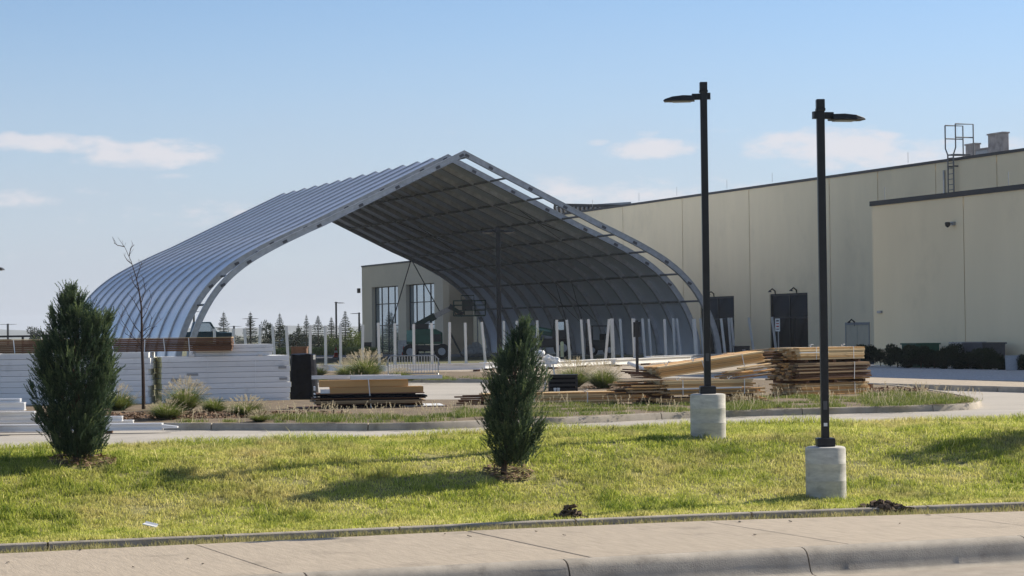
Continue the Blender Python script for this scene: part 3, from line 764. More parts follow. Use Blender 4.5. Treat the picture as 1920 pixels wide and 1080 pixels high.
for (a, b, zt) in wins:
    d = FP + .42; f = MB(); w = .09; nc = 4; zs = [FZ + .1, FZ + 2.9, lerp(FZ + 2.9, zt, .55), zt - w]
    for c in range(nc + 1):
        s = lerp(a + w / 2, b - w / 2, c / nc); wallbox(f, s - w / 2, s + w / 2, FZ, zt, d - .06, d + .08)
    for z in zs: wallbox(f, a, b, z, z + w, d - .055, d + .075)
    fr = fbuild(f, 'window_frame', 'black_metal')
    for c in range(nc):
        x0, x1 = lerp(a + w / 2, b - w / 2, c / nc) + w / 2, lerp(a + w / 2, b - w / 2, (c + 1) / nc) - w / 2
        for z0, z1 in zip(zs[:-1], zs[1:]):
            g = MB(); wallbox(g, x0 + .003, x1 - .003, z0 + w + .003, z1 - .003, d, d + .02); g.build('pane', 'glass_sky', fr)
# linking wall between the wing and the hall, with its small door
m = MB(); wallbox(m, fs0 - 22, fs0 - .01, FZ - .5, ft - .4, FP + 4.2, FP + 6); fbuild(m, 'link_wall', 'stucco_far')
pd = wall_at(861, 640, FP + 4.2); sd0 = S_of(pd); m = MB(); wallbox(m, sd0 - 1.6, sd0 + .6, FZ, FZ + 2.3, FP + 4.1, FP + 4.19); fbuild(m, 'door', 'stucco_far')
m = MB(); m.box(wall_at(676, 545, FP) - PRP * .2, (.3, .3, .5), TH); fbuild(m, 'wall_lamp', 'black_metal')

# ================================================================== LAMP POSTS
def lamp_post(base, H, label, group=None, heads=((180, .62),), bh=.77, br=.305, footing=True, rz=0.0, w=.115, sticker=False, head_s=1.0, name='lamp_post'):
    t = thing(name, base, label, 'lamp post', group, rz)
    z0 = 0.0
    if footing:
        prof_ = [(br, -.5), (br, bh * .33), (br * 1.008, bh * .34), (br, bh * .35), (br, bh * .66), (br * 1.008, bh * .67), (br, bh * .68), (br, bh - .035), (br - .012, bh - .01), (br - .04, bh)]
        MB().lathe(prof_, 32).build('footing', 'concrete_base', t, smooth=True); z0 = bh
        MB().box((0, 0, z0 + .065), (.27, .27, .128)).build('base_cover', 'black_metal', t, bevel=.015)
    pole = MB().box((0, 0, (z0 + H) / 2 + .03), (w, w, H - z0 - .06)).build('pole', 'black_metal', t, bevel=.008)
    if footing:
        MB().box((0, 0, H + .07), (w * 1.1, w * 1.1, .13)).box((0, 0, H - .02), (w * 1.22, w * 1.22, .05)).build('finial', 'black_metal', pole, bevel=.01)
    for a, ln in heads:
        d = Vector((math.cos(rad(a)), math.sin(rad(a)), 0)); sdv = Vector((-d.y, d.x, 0)); zc = H - .16
        m = MB(); k = ln * head_s
        m.obox(d * (w / 2) - sdv * .05 + Vector((0, 0, zc)), d * .14, sdv * .10, (0, 0, .10))
        arm = m.build('arm', 'black_metal', t, bevel=.006)
        m = MB(); x0 = w / 2 + .10; hw = .17 * head_s / 1.0
        top = [(x0, .085), (x0 + k * .35, .09), (x0 + k * .7, .072), (x0 + k * .95, .035), (x0 + k, .012)]
        b = 0; n = len(top)
        for x, zt in top:
            wv = hw * (.75 if x == x0 else 1 if x < x0 + k * .8 else .8)
            for s_, z_ in ((-wv, 0.0), (-wv * .9, zt), (wv * .9, zt), (wv, 0.0)): m.v.append(tuple(d * x + sdv * s_ + Vector((0, 0, zc + z_ - .02))))
        for i in range(n - 1):
            for j in range(4): j2 = (j + 1) % 4; m.f.append((i * 4 + j, i * 4 + j2, (i + 1) * 4 + j2, (i + 1) * 4 + j))
        m.f.append((3, 2, 1, 0)); m.f.append(((n - 1) * 4, (n - 1) * 4 + 1, (n - 1) * 4 + 2, (n - 1) * 4 + 3))
        hd = m.build('lamp_head', 'black_metal', arm, bevel=.006)
        m = MB(); m.obox(d * (x0 + k * .12) - sdv * hw * .6 + Vector((0, 0, zc - .034)), d * k * .6, sdv * hw * 1.2, (0, 0, .012)); m.build('lens', 'grey_steel', arm)
        m = MB(); m.obox(-d * (w / 2 + .06) - sdv * .045 + Vector((0, 0, zc)), d * .06, sdv * .09, (0, 0, .11)); m.build('bracket', 'black_metal', t)
    if footing: brick('hand_hole_cover', 'plate', t, (0, -w / 2 - .004, z0 + .62), (.06, .006, .13))
    if sticker: MB().box((0, -w / 2 - .002, z0 + .33), (.055, .003, .05)).build('sticker', 'paper', t)
    return t
P1 = on_lawn(1328, 820); P2 = on_lawn(1549, 933)
h1 = atY(1318, 169, P1.y).z - P1.z; h2 = atY(1538, 203, P2.y).z - P2.z
lamp_post(P1, h1, 'tall black lamp post with its head to the left, on a concrete footing', heads=((172, .52),), bh=.74, br=.30)
lamp_post(P2, h2, 'tall black lamp post with its head to the right, nearest the sidewalk', heads=((12, .52),), sticker=True, br=.303)
pm = atz(937, 704, LZ); lamp_post(pm, atY(934, 428, pm.y).z - LZ, 'twin-headed black lamp post standing before the dark shelter interior', heads=((175, .5), (5, .5)), footing=False, w=.19)
FARL = 'lamp posts beyond the yard'
for (x, yt, yb, Y, hd, lb) in ((631, 566, 652, 280, ((0, .9),), 'single-headed lamp post rising behind the spruces left of the far building'),
                               (674, 586, 655, 330, ((180, 1.1),), 'thin lamp post just left of the far building corner'),
                               (470, 596, 650, 380, ((180, 1.2), (0, 1.2)), 'double-headed lamp post behind the pointed spruce tree'),
                               (439, 611, 648, 560, ((180, 1.8), (0, 1.8)), 'small distant lamp post right of the leftmost clear spruce'),
                               (402, 613, 648, 600, ((180, 1.8), (0, 1.8)), 'small distant lamp post left of the leftmost clear spruce'),
                               (364, 583, 648, 400, ((180, 1.4), (0, .9)), 'distant lamp post seen through the gap between the two left ribs'),
                               (15, 607, 648, 520, ((180, 1.9), (0, 1.9)), 'distant double-headed lamp post at the left edge above the timber')):
    b = atY(x, yb, Y); z0 = b.z; lamp_post(Vector((b.x, Y, z0)), atY(x, yt, Y).z - z0, lb, FARL, heads=hd, footing=False, w=.0011 * Y * .75, head_s=1.0)
b = atY(-17, 760, 60); lamp_post(Vector((b.x, 60, LZ)), atY(-17, 508, 60).z - LZ + .2, 'black lamp head just reaching in at the left picture edge', heads=((0, .22),), footing=False, w=.12)

# ================================================================== FOLIAGE
def tri_needles(base, dirs, ln, wd, rng):
    n = len(base); r = rng.normal(size=(n, 3)); s = np.cross(dirs, r); s /= np.linalg.norm(s, axis=1)[:, None] + 1e-9
    V = np.stack([base - s * wd[:, None] / 2, base + s * wd[:, None] / 2, base + dirs * ln[:, None]], 1).reshape(-1, 3)
    return V, np.arange(n * 3).reshape(-1, 3)
def unit(a): return a / (np.linalg.norm(a, axis=1)[:, None] + 1e-9)
def juniper(base, outline, bx, by, pxm, label, seed, nplume, group='junipers on the lawn bank', name='juniper_tree'):
    """outline: (left px, right px, y px) rows from the bottom up"""
    rng = np.random.default_rng(seed); t = thing(name, base, label, 'tree', group)
    hs = [(by - y) / pxm for l, r, y in outline]; cx = [((l + r) / 2 - bx) / pxm for l, r, y in outline]; hw = [(r - l) / 2 / pxm for l, r, y in outline]
    H = hs[-1]
    P, D, T, Lp = [], [], [], []
    holes = [(rng.uniform(.35, .8) * H, rng.uniform(-.5, .5), rng.uniform(.05, .10)) for _ in range(7)]
    lobes = []
    nl = int(nplume / 34)
    while len(lobes) < nl:
        h = rng.uniform(hs[0], H * .975); R = interp(h, hs, hw); c = interp(h, hs, cx)
        if rng.uniform() > min(1, (R / max(hw)) * 1.0 + .10): continue
        a = rng.uniform(0, 2 * math.pi); rr = R * rng.uniform(.35, .80); lobes.append((c + rr * math.cos(a), rr * math.sin(a), h, a, rng.uniform(.06, .13) * (.55 + .45 * R / max(hw)), rng.uniform(.18, .42) * (.4 + .6 * min(1, 1.3 * R / max(hw))), rng.uniform(-.12, .2), rr / max(R, .05)))
    while len(P) < nplume:
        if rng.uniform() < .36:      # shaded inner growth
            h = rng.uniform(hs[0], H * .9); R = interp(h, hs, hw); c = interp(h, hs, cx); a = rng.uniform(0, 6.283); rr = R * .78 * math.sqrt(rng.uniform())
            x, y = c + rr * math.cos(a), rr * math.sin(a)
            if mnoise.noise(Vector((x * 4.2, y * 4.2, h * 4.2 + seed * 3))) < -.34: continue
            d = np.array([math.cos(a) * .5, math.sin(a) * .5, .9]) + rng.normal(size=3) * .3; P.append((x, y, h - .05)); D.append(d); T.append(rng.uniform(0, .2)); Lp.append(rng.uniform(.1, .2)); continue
        lx, ly, lh, la, lr, ll, lt, lo = lobes[rng.integers(len(lobes))]
        f = rng.uniform(); spread = lr * (1.15 - .75 * f); q = rng.normal(size=3) * spread * .7
        x, y, z = lx + math.cos(la) * ll * .42 * f * lo + q[0], ly + math.sin(la) * ll * .42 * f * lo + q[1], lh + ll * (f - .45) + q[2] * .6
        if z < hs[0] * .9: continue
        d = np.array([math.cos(la) * .55 * lo + q[0] * 3.0, math.sin(la) * .55 * lo + q[1] * 3.0, .95]) + rng.normal(size=3) * .15
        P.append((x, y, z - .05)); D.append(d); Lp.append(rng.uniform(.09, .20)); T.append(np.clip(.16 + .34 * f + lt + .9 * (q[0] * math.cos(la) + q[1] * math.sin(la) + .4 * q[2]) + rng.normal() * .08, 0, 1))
    P, D, T, Lp = np.array(P), unit(np.array(D)), np.array(T), np.array(Lp)
    k = 44; n = len(P); tt = np.tile(np.linspace(0, 1, k), n); Pi = np.repeat(P, k, 0); Di = np.repeat(D, k, 0); Li = np.repeat(Lp, k)
    curve = rng.normal(size=(n, 3)) * .25; Ci = np.repeat(curve, k, 0)
    pos = Pi + (Di + Ci * (tt ** 2)[:, None] * .5) * (Li * tt)[:, None]
    nd = unit(Di * .9 + rng.normal(size=(n * k, 3)) * (.55 * (1.1 - .6 * tt))[:, None]); ln = rng.uniform(.022, .05, n * k) * (1.15 - .6 * tt); wd = rng.uniform(.007, .012, n * k)
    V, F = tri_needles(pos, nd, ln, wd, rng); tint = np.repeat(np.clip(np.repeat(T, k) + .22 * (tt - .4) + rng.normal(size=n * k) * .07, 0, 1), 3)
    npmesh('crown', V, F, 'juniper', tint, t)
    m = MB(); top = Vector((interp(H * .8, hs, cx), 0, H * .8))
    m.tube([(0, 0, -.1), (.0, 0, .08), (top.x * .25, 0, H * .25), (top.x * .6, .01, H * .5), tuple(top)], [.055, .045, .036, .026, .01], 8)
    tr = m.build('trunk', 'bark', t, smooth=True)
    for i in range(16):
        a = i * 2.4 + seed; z = .06 + .10 * i * H / 2.6; R = interp(min(H * .9, z + .35), hs, hw) * .7; c0 = interp(z, hs, cx) * z / H
        m = MB(); m.tube([(top.x * z / H, 0, z), (top.x * z / H + math.cos(a) * R * .45, math.sin(a) * R * .45, z + .16), (interp(z + .4, hs, cx) + math.cos(a) * R, math.sin(a) * R, z + .42)], [.018, .013, .005], 5); m.build('limb', 'bark', t)
    # ring of bark chips at the foot
    return t
J1 = on_lawn(945, 889); s1_ = FPX / J1.y
o1 = [(930, 962, 868), (922, 1000, 858), (909, 1014, 832), (895, 1024, 805), (899, 1010, 781), (912, 1008, 755), (909, 1026, 728), (926, 1032, 698), (931, 1012, 675), (944, 1004, 655), (960, 1000, 636), (974, 992, 615), (983, 988, 592)]
juniper(J1, o1, 945, 889, s1_, 'slim upright juniper with a leaning tip in the middle of the lawn', 3, 3300)
J2 = on_lawn(143, 866); s2_ = FPX / J2.y
o2 = [(120, 172, 850), (100, 194, 840), (76, 216, 813), (64, 224, 774), (58, 232, 736), (58, 234, 697), (64, 226, 658), (84, 220, 627), (90, 208, 599), (108, 180, 576), (112, 148, 557), (118, 134, 532)]
juniper(J2, o2, 143, 866, s2_, 'broad dense juniper at the left of the lawn before the white panels', 5, 6200)
jo = [(a + 0, b + 0, y) for a, b, y in o2]
J3 = Vector((10.1, 38.2, LZ - .02)); juniper(J3, jo, 143, 866, 122, 'juniper just out of view at right whose shadow falls on the lawn', 9, 2400)
# bare earth chips at the feet of the two junipers
def chips(name, centre, rx, ry, n, label, mat='mulch', size=(.03, .09), z=.01, seed=1, surf=None):
    rng = np.random.default_rng(seed); a = rng.uniform(0, 2 * np.pi, n); r = np.sqrt(rng.uniform(0, 1, n)); P = np.stack([centre.x + rx * r * np.cos(a), centre.y + ry * r * np.sin(a), np.full(n, centre.z)], 1)
    if surf: P[:, 2] = [surf(p[0], p[1]) for p in P]
    P[:, 2] += z + rng.uniform(0, .02, n); d = unit(rng.normal(size=(n, 3)) * np.array([1, 1, .25])); s = unit(np.cross(d, rng.normal(size=(n, 3)) * .3 + np.array([0, 0, 1]))); L = rng.uniform(*size, n)[:, None]; W = L * rng.uniform(.25, .5, n)[:, None]
    up = unit(np.cross(d, s)) * .008
    V = np.stack([P - d * L / 2 - s * W / 2, P + d * L / 2 - s * W / 2, P + d * L / 2 + s * W / 2, P - d * L / 2 + s * W / 2], 1).reshape(-1, 3)
    F = np.arange(n * 4).reshape(-1, 4); o = npmesh(name, V, F, mat); tag(o, label, 'mulch', kind='stuff'); return o
def lawn_height(x, y):
    # solve the lawn parameter at a ground position
    px = 960 + FPX * x / y
    for _ in range(2):
        a, b = ED(px), LF(px); w = (y - a.y) / (b.y - a.y); p = lawn_pt(px, w); px += (x - p.x) * FPX / y
    return p.z
chips('bark_chips', J1 + Vector((.08, 0, 0)), .38, .5, 350, 'bark chips round the foot of the middle juniper', surf=lawn_height, z=.05, seed=4)
chips('bark_chips', J2 + Vector((.10, 0, 0)), .5, .5, 450, 'bark chips round the foot of the left juniper', surf=lawn_height, z=.05, seed=5)

# lawn grass: individual blades over the part of the bank in view and a little beyond
def build_lawn():
    n = 460000; rng = RNG
    # precompute a grid of the surface in (px, w)
    pcs = np.linspace(-260, 2180, 123); ws = np.linspace(.012, 1.0, 60)
    G = np.array([[tuple(lawn_pt(c, w)) for w in ws] for c in pcs])
    u = rng.uniform(0, 1, n); w = rng.uniform(0, 1, n)
    iu = u * (len(pcs) - 1); iw = w * (len(ws) - 1); i0 = np.minimum(iu.astype(int), len(pcs) - 2); j0 = np.minimum(iw.astype(int), len(ws) - 2); fu = (iu - i0)[:, None]; fw_ = (iw - j0)[:, None]
    P = (G[i0, j0] * (1 - fu) + G[i0 + 1, j0] * fu) * (1 - fw_) + (G[i0, j0 + 1] * (1 - fu) + G[i0 + 1, j0 + 1] * fu) * fw_
    # clumping and height by slow noise
    def sn(x, y, s, o=0.0):
        return np.sin(x * s + o + 1.7 * np.sin(y * s * .83 + o)) * np.cos(y * s * 1.13 - o + 1.3 * np.sin(x * s * .71 + 2 * o))
    slow = .5 * sn(P[:, 0], P[:, 1], .9, 1.0) + .3 * sn(P[:, 0], P[:, 1], 2.3, 2.0) + .32 * sn(P[:, 0], P[:, 1], 5.1, .4)
    keep = rng.uniform(0, 1, n) < .78 + .25 * slow
    thin = sn(P[:, 0], P[:, 1], 3.3, 4.1) + .7 * sn(P[:, 0], P[:, 1], 7.7, 1.1); keep &= ~((thin > .95) & (rng.uniform(0, 1, n) < .75))
    for J, r in ((J1, .42), (J2, .5)):
        d2 = ((P[:, 0] - J.x - .08) / r) ** 2 + ((P[:, 1] - J.y) / (r * 1.1)) ** 2; keep &= ~((d2 < 1) & (rng.uniform(0, 1, n) < .9))
    for J, r in ((P1, .32), (P2, .32)): keep &= ((P[:, 0] - J.x) ** 2 + (P[:, 1] - J.y) ** 2) > r * r
    P = P[keep]; slow = slow[keep]; w = w[keep]; n = len(P)
    edge = np.clip((.12 - w) / .12, 0, 1)
    fine = sn(P[:, 0], P[:, 1], 9.0, .9) * .6 + sn(P[:, 0], P[:, 1], 17.0, 2.2) * .4
    H = rng.uniform(.030, .085, n) * (1 + .45 * slow + .35 * fine) * (1 - .3 * edge); W = rng.uniform(.007, .012, n); lean = rng.uniform(.3, 1.15, n)
    tint = np.clip(.40 - .32 * slow - .16 * fine + rng.normal(size=n) * .19 + .35 * edge * rng.uniform(0, 1, n), 0, 1)
    tus = np.zeros(n); cx_ = rng.choice(n, 650, replace=False)
    cell = {}
    for i_, (x_, y_) in enumerate(zip(P[:, 0], P[:, 1])): cell.setdefault((int(x_ * 4), int(y_ * 4)), []).append(i_)
    for c_ in cx_:
        x_, y_ = P[c_, 0], P[c_, 1]; r_ = rng.uniform(.06, .13)
        for ax_ in (-1, 0, 1):
            for ay_ in (-1, 0, 1):
                for i_ in cell.get((int(x_ * 4) + ax_, int(y_ * 4) + ay_), ()):
                    if (P[i_, 0] - x_) ** 2 + (P[i_, 1] - y_) ** 2 < r_ * r_: tus[i_] = 1
    H = H * (1 + .9 * tus); tint = np.clip(tint - .14 * tus, 0, 1)
    # seed stalks here and there
    k = rng.uniform(0, 1, n) < .0012; H[k] *= 2.1; tint[k] = 1
    V, F, T = blades(P, H, W, lean, tint, rng); o = npmesh('lawn_grass', V, F, 'lawn_blade', T); tag(o, 'green lawn grass covering the sloping bank', 'grass', kind='stuff')
    # scruffy dry grass in the verge between walk and edging
    n = 20000; c = rng.uniform(-200, 2150, n); f = rng.uniform(0, 1, n)
    Pv = np.array([tuple(WF(a).lerp(ED(a), b)) for a, b in zip(c, f)]); Pv[:, 2] = -.07
    sl = sn(Pv[:, 0], Pv[:, 1], 2.1, .7) + .6 * sn(Pv[:, 0], Pv[:, 1], 6.0, 1.9); kp = rng.uniform(0, 1, n) < .55 + .4 * sl; Pv = Pv[kp]; n = len(Pv)
    V, F, T = blades(Pv, rng.uniform(.04, .13, n), rng.uniform(.006, .011, n), rng.uniform(.2, 1, n), np.clip(rng.normal(size=n) * .3 + .35, 0, 1), rng, )
    o = npmesh('verge_grass', V, F, 'dry_blade', T); tag(o, 'dry short grass in the gap beside the sidewalk', 'grass', kind='stuff')
build_lawn()
# far fringe of the lawn against the drive: taller unmown blades
def fringe():
    rng = np.random.default_rng(5); n = 12000; c = rng.uniform(-240, 2160, n); P = np.array([tuple(lawn_pt(a, .965 + .035 * b)) for a, b in zip(c, rng.uniform(0, 1, n))])
    H = rng.uniform(.08, .19, n) * (1 + .4 * np.sin(c * .02) * np.sin(c * .0071)); V, F, T = blades(P, H, rng.uniform(.006, .011, n), rng.uniform(.3, 1, n), np.clip(.4 + rng.normal(size=n) * .2, 0, 1), rng)
    o = npmesh('fringe_grass', V, F, 'lawn_blade', T); tag(o, 'longer grass along the top of the bank beside the drive', 'grass', kind='stuff')
fringe()

# ornamental fountain grass clumps
def clump_mesh(seed, nb=1300, R=.42, H=.62, npl=46):
    rng = np.random.default_rng(seed); a = rng.uniform(0, 2 * np.pi, nb); r0 = rng.uniform(0, .12, nb); spread = rng.uniform(.05, 1, nb) ** .6
    steps = 5; t = np.linspace(0, 1, steps); Hh = H * rng.uniform(.65, 1.05, nb)
    V = []
    ca, sa_ = np.cos(a), np.sin(a); wdt = rng.uniform(.008, .014, nb); phi = spread * 1.25; Lb = Hh * (1.0 + .25 * spread)
    for k in range(steps):
        rr = r0 + Lb * np.sin(phi) * (t[k] + .18 * t[k] ** 2); zz = np.maximum(Lb * (np.cos(phi) * t[k] + .35 * np.sin(phi) * (t[k] - 1.05 * t[k] ** 2)), .01)
        c = np.stack([rr * ca, rr * sa_, zz], 1); s = np.stack([-sa_, ca, 0 * ca], 1) * (wdt * (1 - .85 * t[k]))[:, None]; V += [c - s, c + s]
    V = np.stack(V, 1).reshape(-1, 3); i = np.arange(nb)[:, None] * (2 * steps)
    F = np.concatenate([i + np.array([[2 * k, 2 * k + 1, 2 * k + 3, 2 * k + 2]]) for k in range(steps - 1)], 0)
    tint = np.repeat(np.clip(.35 + .3 * rng.normal(size=nb) * .6, 0, 1), 2 * steps)
    me_b = npmesh('blades', V, F, 'tuft_blade', tint)
    # plumes: small bottlebrushes at the ends of stalks
    npl *= 2; a = rng.uniform(0, 2 * np.pi, npl); sp = rng.uniform(.05, 1.0, npl) ** .7; ph = sp * 1.05; Ls = H * rng.uniform(.95, 1.2, npl)
    base = np.stack([Ls * np.sin(ph) * np.cos(a), Ls * np.sin(ph) * np.sin(a), Ls * np.cos(ph) + .05], 1); d = unit(np.stack([np.cos(a) * np.sin(ph) * 1.15, np.sin(a) * np.sin(ph) * 1.15, np.cos(ph) * .8], 1))
    k = 26; tt = np.tile(np.linspace(0, 1, k), npl); pos = np.repeat(base, k, 0) + np.repeat(d, k, 0) * (tt * .13)[:, None]; nd = unit(np.repeat(d, k, 0) * .6 + rng.normal(size=(npl * k, 3)) * .7)
    V1, F1 = tri_needles(pos, nd, rng.uniform(.018, .032, npl * k), rng.uniform(.006, .012, npl * k), rng)
    foot = np.stack([base[:, 0] * .25, base[:, 1] * .25, 0 * sp], 1); w_ = np.stack([-np.sin(a), np.cos(a), 0 * a], 1) * .004
    V2 = np.stack([foot - w_, foot + w_, base + d * .1], 1).reshape(-1, 3); F2 = np.arange(npl * 3).reshape(-1, 3)
    me_p = npmesh('plumes', np.concatenate([V1, V2]), np.concatenate([F1, F2 + len(V1)]), 'plume', rng.uniform(0, 1, len(V1) + len(V2)))
    out = (me_b.data, me_p.data); bpy.data.objects.remove(me_b); bpy.data.objects.remove(me_p); return out
CL = [clump_mesh(1), clump_mesh(2, 1000, .38, .55, 75), clump_mesh(3, 1300, .46, .60, 95), clump_mesh(4, 700, .40, .34, 40)]
def clump(px, py, z, wpx, label, var=0, hs=1.0, plume=1.0):
    p = atz(px, py, z); s = wpx / 2 / (FPX / p.y) / .48; t = thing('fountain_grass', p, label, 'ornamental grass', 'fountain grass clumps', random.uniform(0, 6)); t.scale = (s, s, s * hs)
    b = put('blades', CL[var][0], 'tuft_blade', t, (0, 0, 0)); b.scale = (1, 1, 1)
    if plume: put('plumes', CL[var][1], 'plume', t, (0, 0, 0), 0, (1, 1, plume))
    return t
IZ = LZ + .13
clump(313, 788, IZ, 62, 'green tuft of fountain grass nearest the pale yellow panel ends', 0, .85, .9)
clump(347, 772, IZ, 72, 'tallest plumed fountain grass against the white panel stack', 2, 1.05)
clump(402, 776, IZ, 50, 'round green fountain grass clump right of the tallest plumed one', 0, .9, .8)
clump(462, 782, IZ, 70, 'low wide fountain grass clump below the middle of the white stack', 1, .75)
clump(222, 772, IZ, 60, 'fountain grass clump half hidden by the broad juniper', 0, 1.0)
clump(486, 791, IZ, 60, 'short pale grass tuft in front of the low wide clump', 3, .7)
clump(686, 711, LZ + .14, 68, 'large feathery fountain grass on the far strip behind the metal channels', 2, .95)
clump(650, 709, LZ + .14, 48, 'feathery grass clump just left of the large one on the far strip', 1, .9)
clump(597, 706, LZ + .14, 40, 'pale grass clump beside the black tarpaulin cover', 1, .8)
clump(752, 712, LZ + .14, 40, 'small feathery clump below the crowd barrier left end', 1, .75)
clump(770, 714, LZ + .14, 26, 'tiny green clump right below the crowd barrier middle', 0, .7, 0)
clump(1078, 727, LZ + .14, 62, 'left of the two big feathery clumps beyond the yellow planks', 2, 1.05)
clump(1131, 730, LZ + .14, 58, 'right of the two big feathery clumps beyond the yellow planks', 2, 1.1)
clump(1050, 722, LZ + .14, 40, 'pale clump rising behind the dark slatted bench', 1, .9)

# rough grass, seed heads and bare soil on the island
def rough():
    rng = np.random.default_rng(21); Pb, Hb, Tb = [], [], []; PL = []
    def scatter(px0, px1, fy0, fy1, ntuft, hmul=1.0, plume=.25):
        for _ in range(ntuft):
            px = rng.uniform(px0, px1); f = rng.uniform(0, 1); y0, y1 = fy0(px), fy1(px); p = atz(px, y0 + (y1 - y0) * f, IZ + .02)
            if mnoise.noise(Vector((p.x * .9, p.y * .9, 4.0))) < -.10: continue
            nb = rng.integers(50, 110); r = rng.uniform(.05, .16); q = rng.normal(size=(nb, 2)) * r
            Pb.append(np.stack([p.x + q[:, 0], p.y + q[:, 1], np.full(nb, p.z)], 1)); Hb.append(rng.uniform(.035, .11, nb) * hmul * rng.uniform(.7, 1.2)); Tb.append(np.clip(rng.uniform(.15, .65) + rng.normal(size=nb) * .16, 0, 1))
            if rng.uniform() < plume:
                for _k in range(rng.integers(2, 7)): PL.append((p.x + rng.normal() * .16, p.y + rng.normal() * .12, p.z, rng.uniform(.10, .24) * hmul))
    fr = lambda x: interp(x, [330, 780, 1005, 1290, 1505, 1716, 1830], [794, 792, 783, 772, 765, 760, 754])
    scatter(500, 900, fr, lambda x: interp(x, [500, 700, 900], [780, 781, 772]), 150, 1.1, .34)
    scatter(1000, 1440, fr, lambda x: interp(x, [1000, 1200, 1440], [756, 753, 748]), 300, 1.0, .17)
    scatter(1360, 1660, fr, lambda x: interp(x, [1360, 1500, 1660], [748, 742, 742]), 230, 1.1, .2)
    scatter(1620, 1815, fr, lambda x: interp(x, [1620, 1700, 1815], [735, 736, 748]), 210, 1.1, .16)
    scatter(860, 1010, fr, lambda x: interp(x, [860, 1010], [770, 757]), 80, 1.0, .3)
    scatter(580, 980, lambda x: 713, lambda x: 706, 90, 1.2, .2)
    scatter(330, 560, fr, lambda x: 786, 14, 1.0, .3)
    P = np.concatenate(Pb); H = np.concatenate(Hb); T = np.concatenate(Tb); n = len(P)
    V, F, TT = blades(P, H, rng.uniform(.007, .013, n), rng.uniform(.2, 1, n), T, rng); tag(npmesh('island_grass', V, F, 'tuft_blade', TT), 'patchy rough grass on the planted islands', 'grass', kind='stuff')
    PL = np.array(PL); n = len(PL); foot = PL[:, :3]; d = unit(np.stack([rng.normal(size=n) * .35, rng.normal(size=n) * .35, np.full(n, 1.0)], 1)); top = foot + d * PL[:, 3:4]; k = 22; tt = np.tile(np.linspace(0, 1, k), n)
    pos = np.repeat(top, k, 0) + np.repeat(d, k, 0) * (tt * .10)[:, None]; nd = unit(np.repeat(d, k, 0) * .7 + rng.normal(size=(n * k, 3)) * .6); V1, F1 = tri_needles(pos, nd, rng.uniform(.016, .03, n * k), rng.uniform(.007, .013, n * k), rng)
    w_ = np.tile(np.array([[.004, 0, 0]]), (n, 1)); V2 = np.stack([foot - w_, foot + w_, top + d * .05], 1).reshape(-1, 3)
    tag(npmesh('seed_heads', np.concatenate([V1, V2]), np.concatenate([F1, np.arange(n * 3).reshape(-1, 3) + len(V1)]), 'plume', rng.uniform(0, 1, len(V1) + n * 3)), 'pale grass seed heads standing on the planted island', 'grass', kind='stuff')
rough()
c = atz(380, 783, IZ); chips('mulch_bed', c + Vector((-.6, .4, .02)), 3.6, 1.9, 5000, 'brown bark mulch below the white panel stack', z=.015, size=(.03, .11), seed=8)
c = atz(1170, 728, IZ); chips('mulch_bed', c + Vector((0, 0, .02)), 1.2, 2.5, 1200, 'dark mulch beside the feathery clumps behind the plank pile', z=.015, size=(.03, .11), seed=9)
c = atz(1665, 735, IZ); chips('mulch_bed', c + Vector((.2, 0, .05)), .8, 1.2, 900, 'dark mulch at the right foot of the tall timber stack', z=.02, size=(.04, .14), seed=10)

# ------------------------------------------------------------------ bare young tree
def bare_tree():
    b = atz(270, 770, IZ); sc = FPX / b.y; t = thing('bare_tree', b, 'leafless young tree with thin dark trunk beside the white panel stack', 'tree')
    rng = random.Random(4)
    def L(px, py): return Vector(((px - 270) / sc, rng.uniform(-.06, .06), (770 - py) / sc))
    tr = [L(270, 772), L(270, 730), L(269, 690), L(268, 650), L(268, 610), L(267, 575), L(262, 545), L(257, 520), L(248, 490), L(238, 465), L(224, 445)]
    MB().tube(tr, [.046, .04, .036, .031, .026, .02, .015, .011, .008, .005, .003], 7).build('trunk', 'bark_red', t, smooth=True)
    br = [[(268, 655), (258, 640), (240, 625), (228, 612)], [(268, 648), (250, 632), (232, 600), (226, 588)], [(268, 640), (282, 628), (296, 610), (302, 596)], [(268, 628), (255, 610), (246, 590), (240, 572)], [(268, 622), (280, 612), (290, 595)], [(267, 600), (278, 585), (282, 560), (287, 545)],
          [(267, 590), (256, 572), (250, 555)], [(266, 570), (272, 545), (274, 520)], [(262, 545), (250, 530), (244, 515)], [(258, 522), (265, 505), (266, 492)], [(250, 495), (240, 488), (232, 478)], [(245, 480), (250, 466), (249, 458)], [(268, 632), (276, 626), (284, 618), (300, 612)], [(268, 660), (262, 652), (248, 646)], [(236, 462), (226, 460), (220, 456)]]
    for q in br:
        pts = [L(*p) + Vector((0, (i * .12 if i else 0) * rng.choice((-1, 1)), 0)) for i, p in enumerate(q)]; pts[0].y = 0
        limb = MB().tube(pts, [.011, .008, .005, .003][:len(pts)], 5)
        for k in range(5):
            i = rng.randrange(1, len(pts)); a = pts[i - 1].lerp(pts[i], rng.random()); limb.tube([a, a + Vector((rng.uniform(-.12, .12), rng.uniform(-.1, .1), rng.uniform(.06, .2)))], [.004, .002], 4)
        limb.build('limb', 'bark_red', t)
bare_tree()

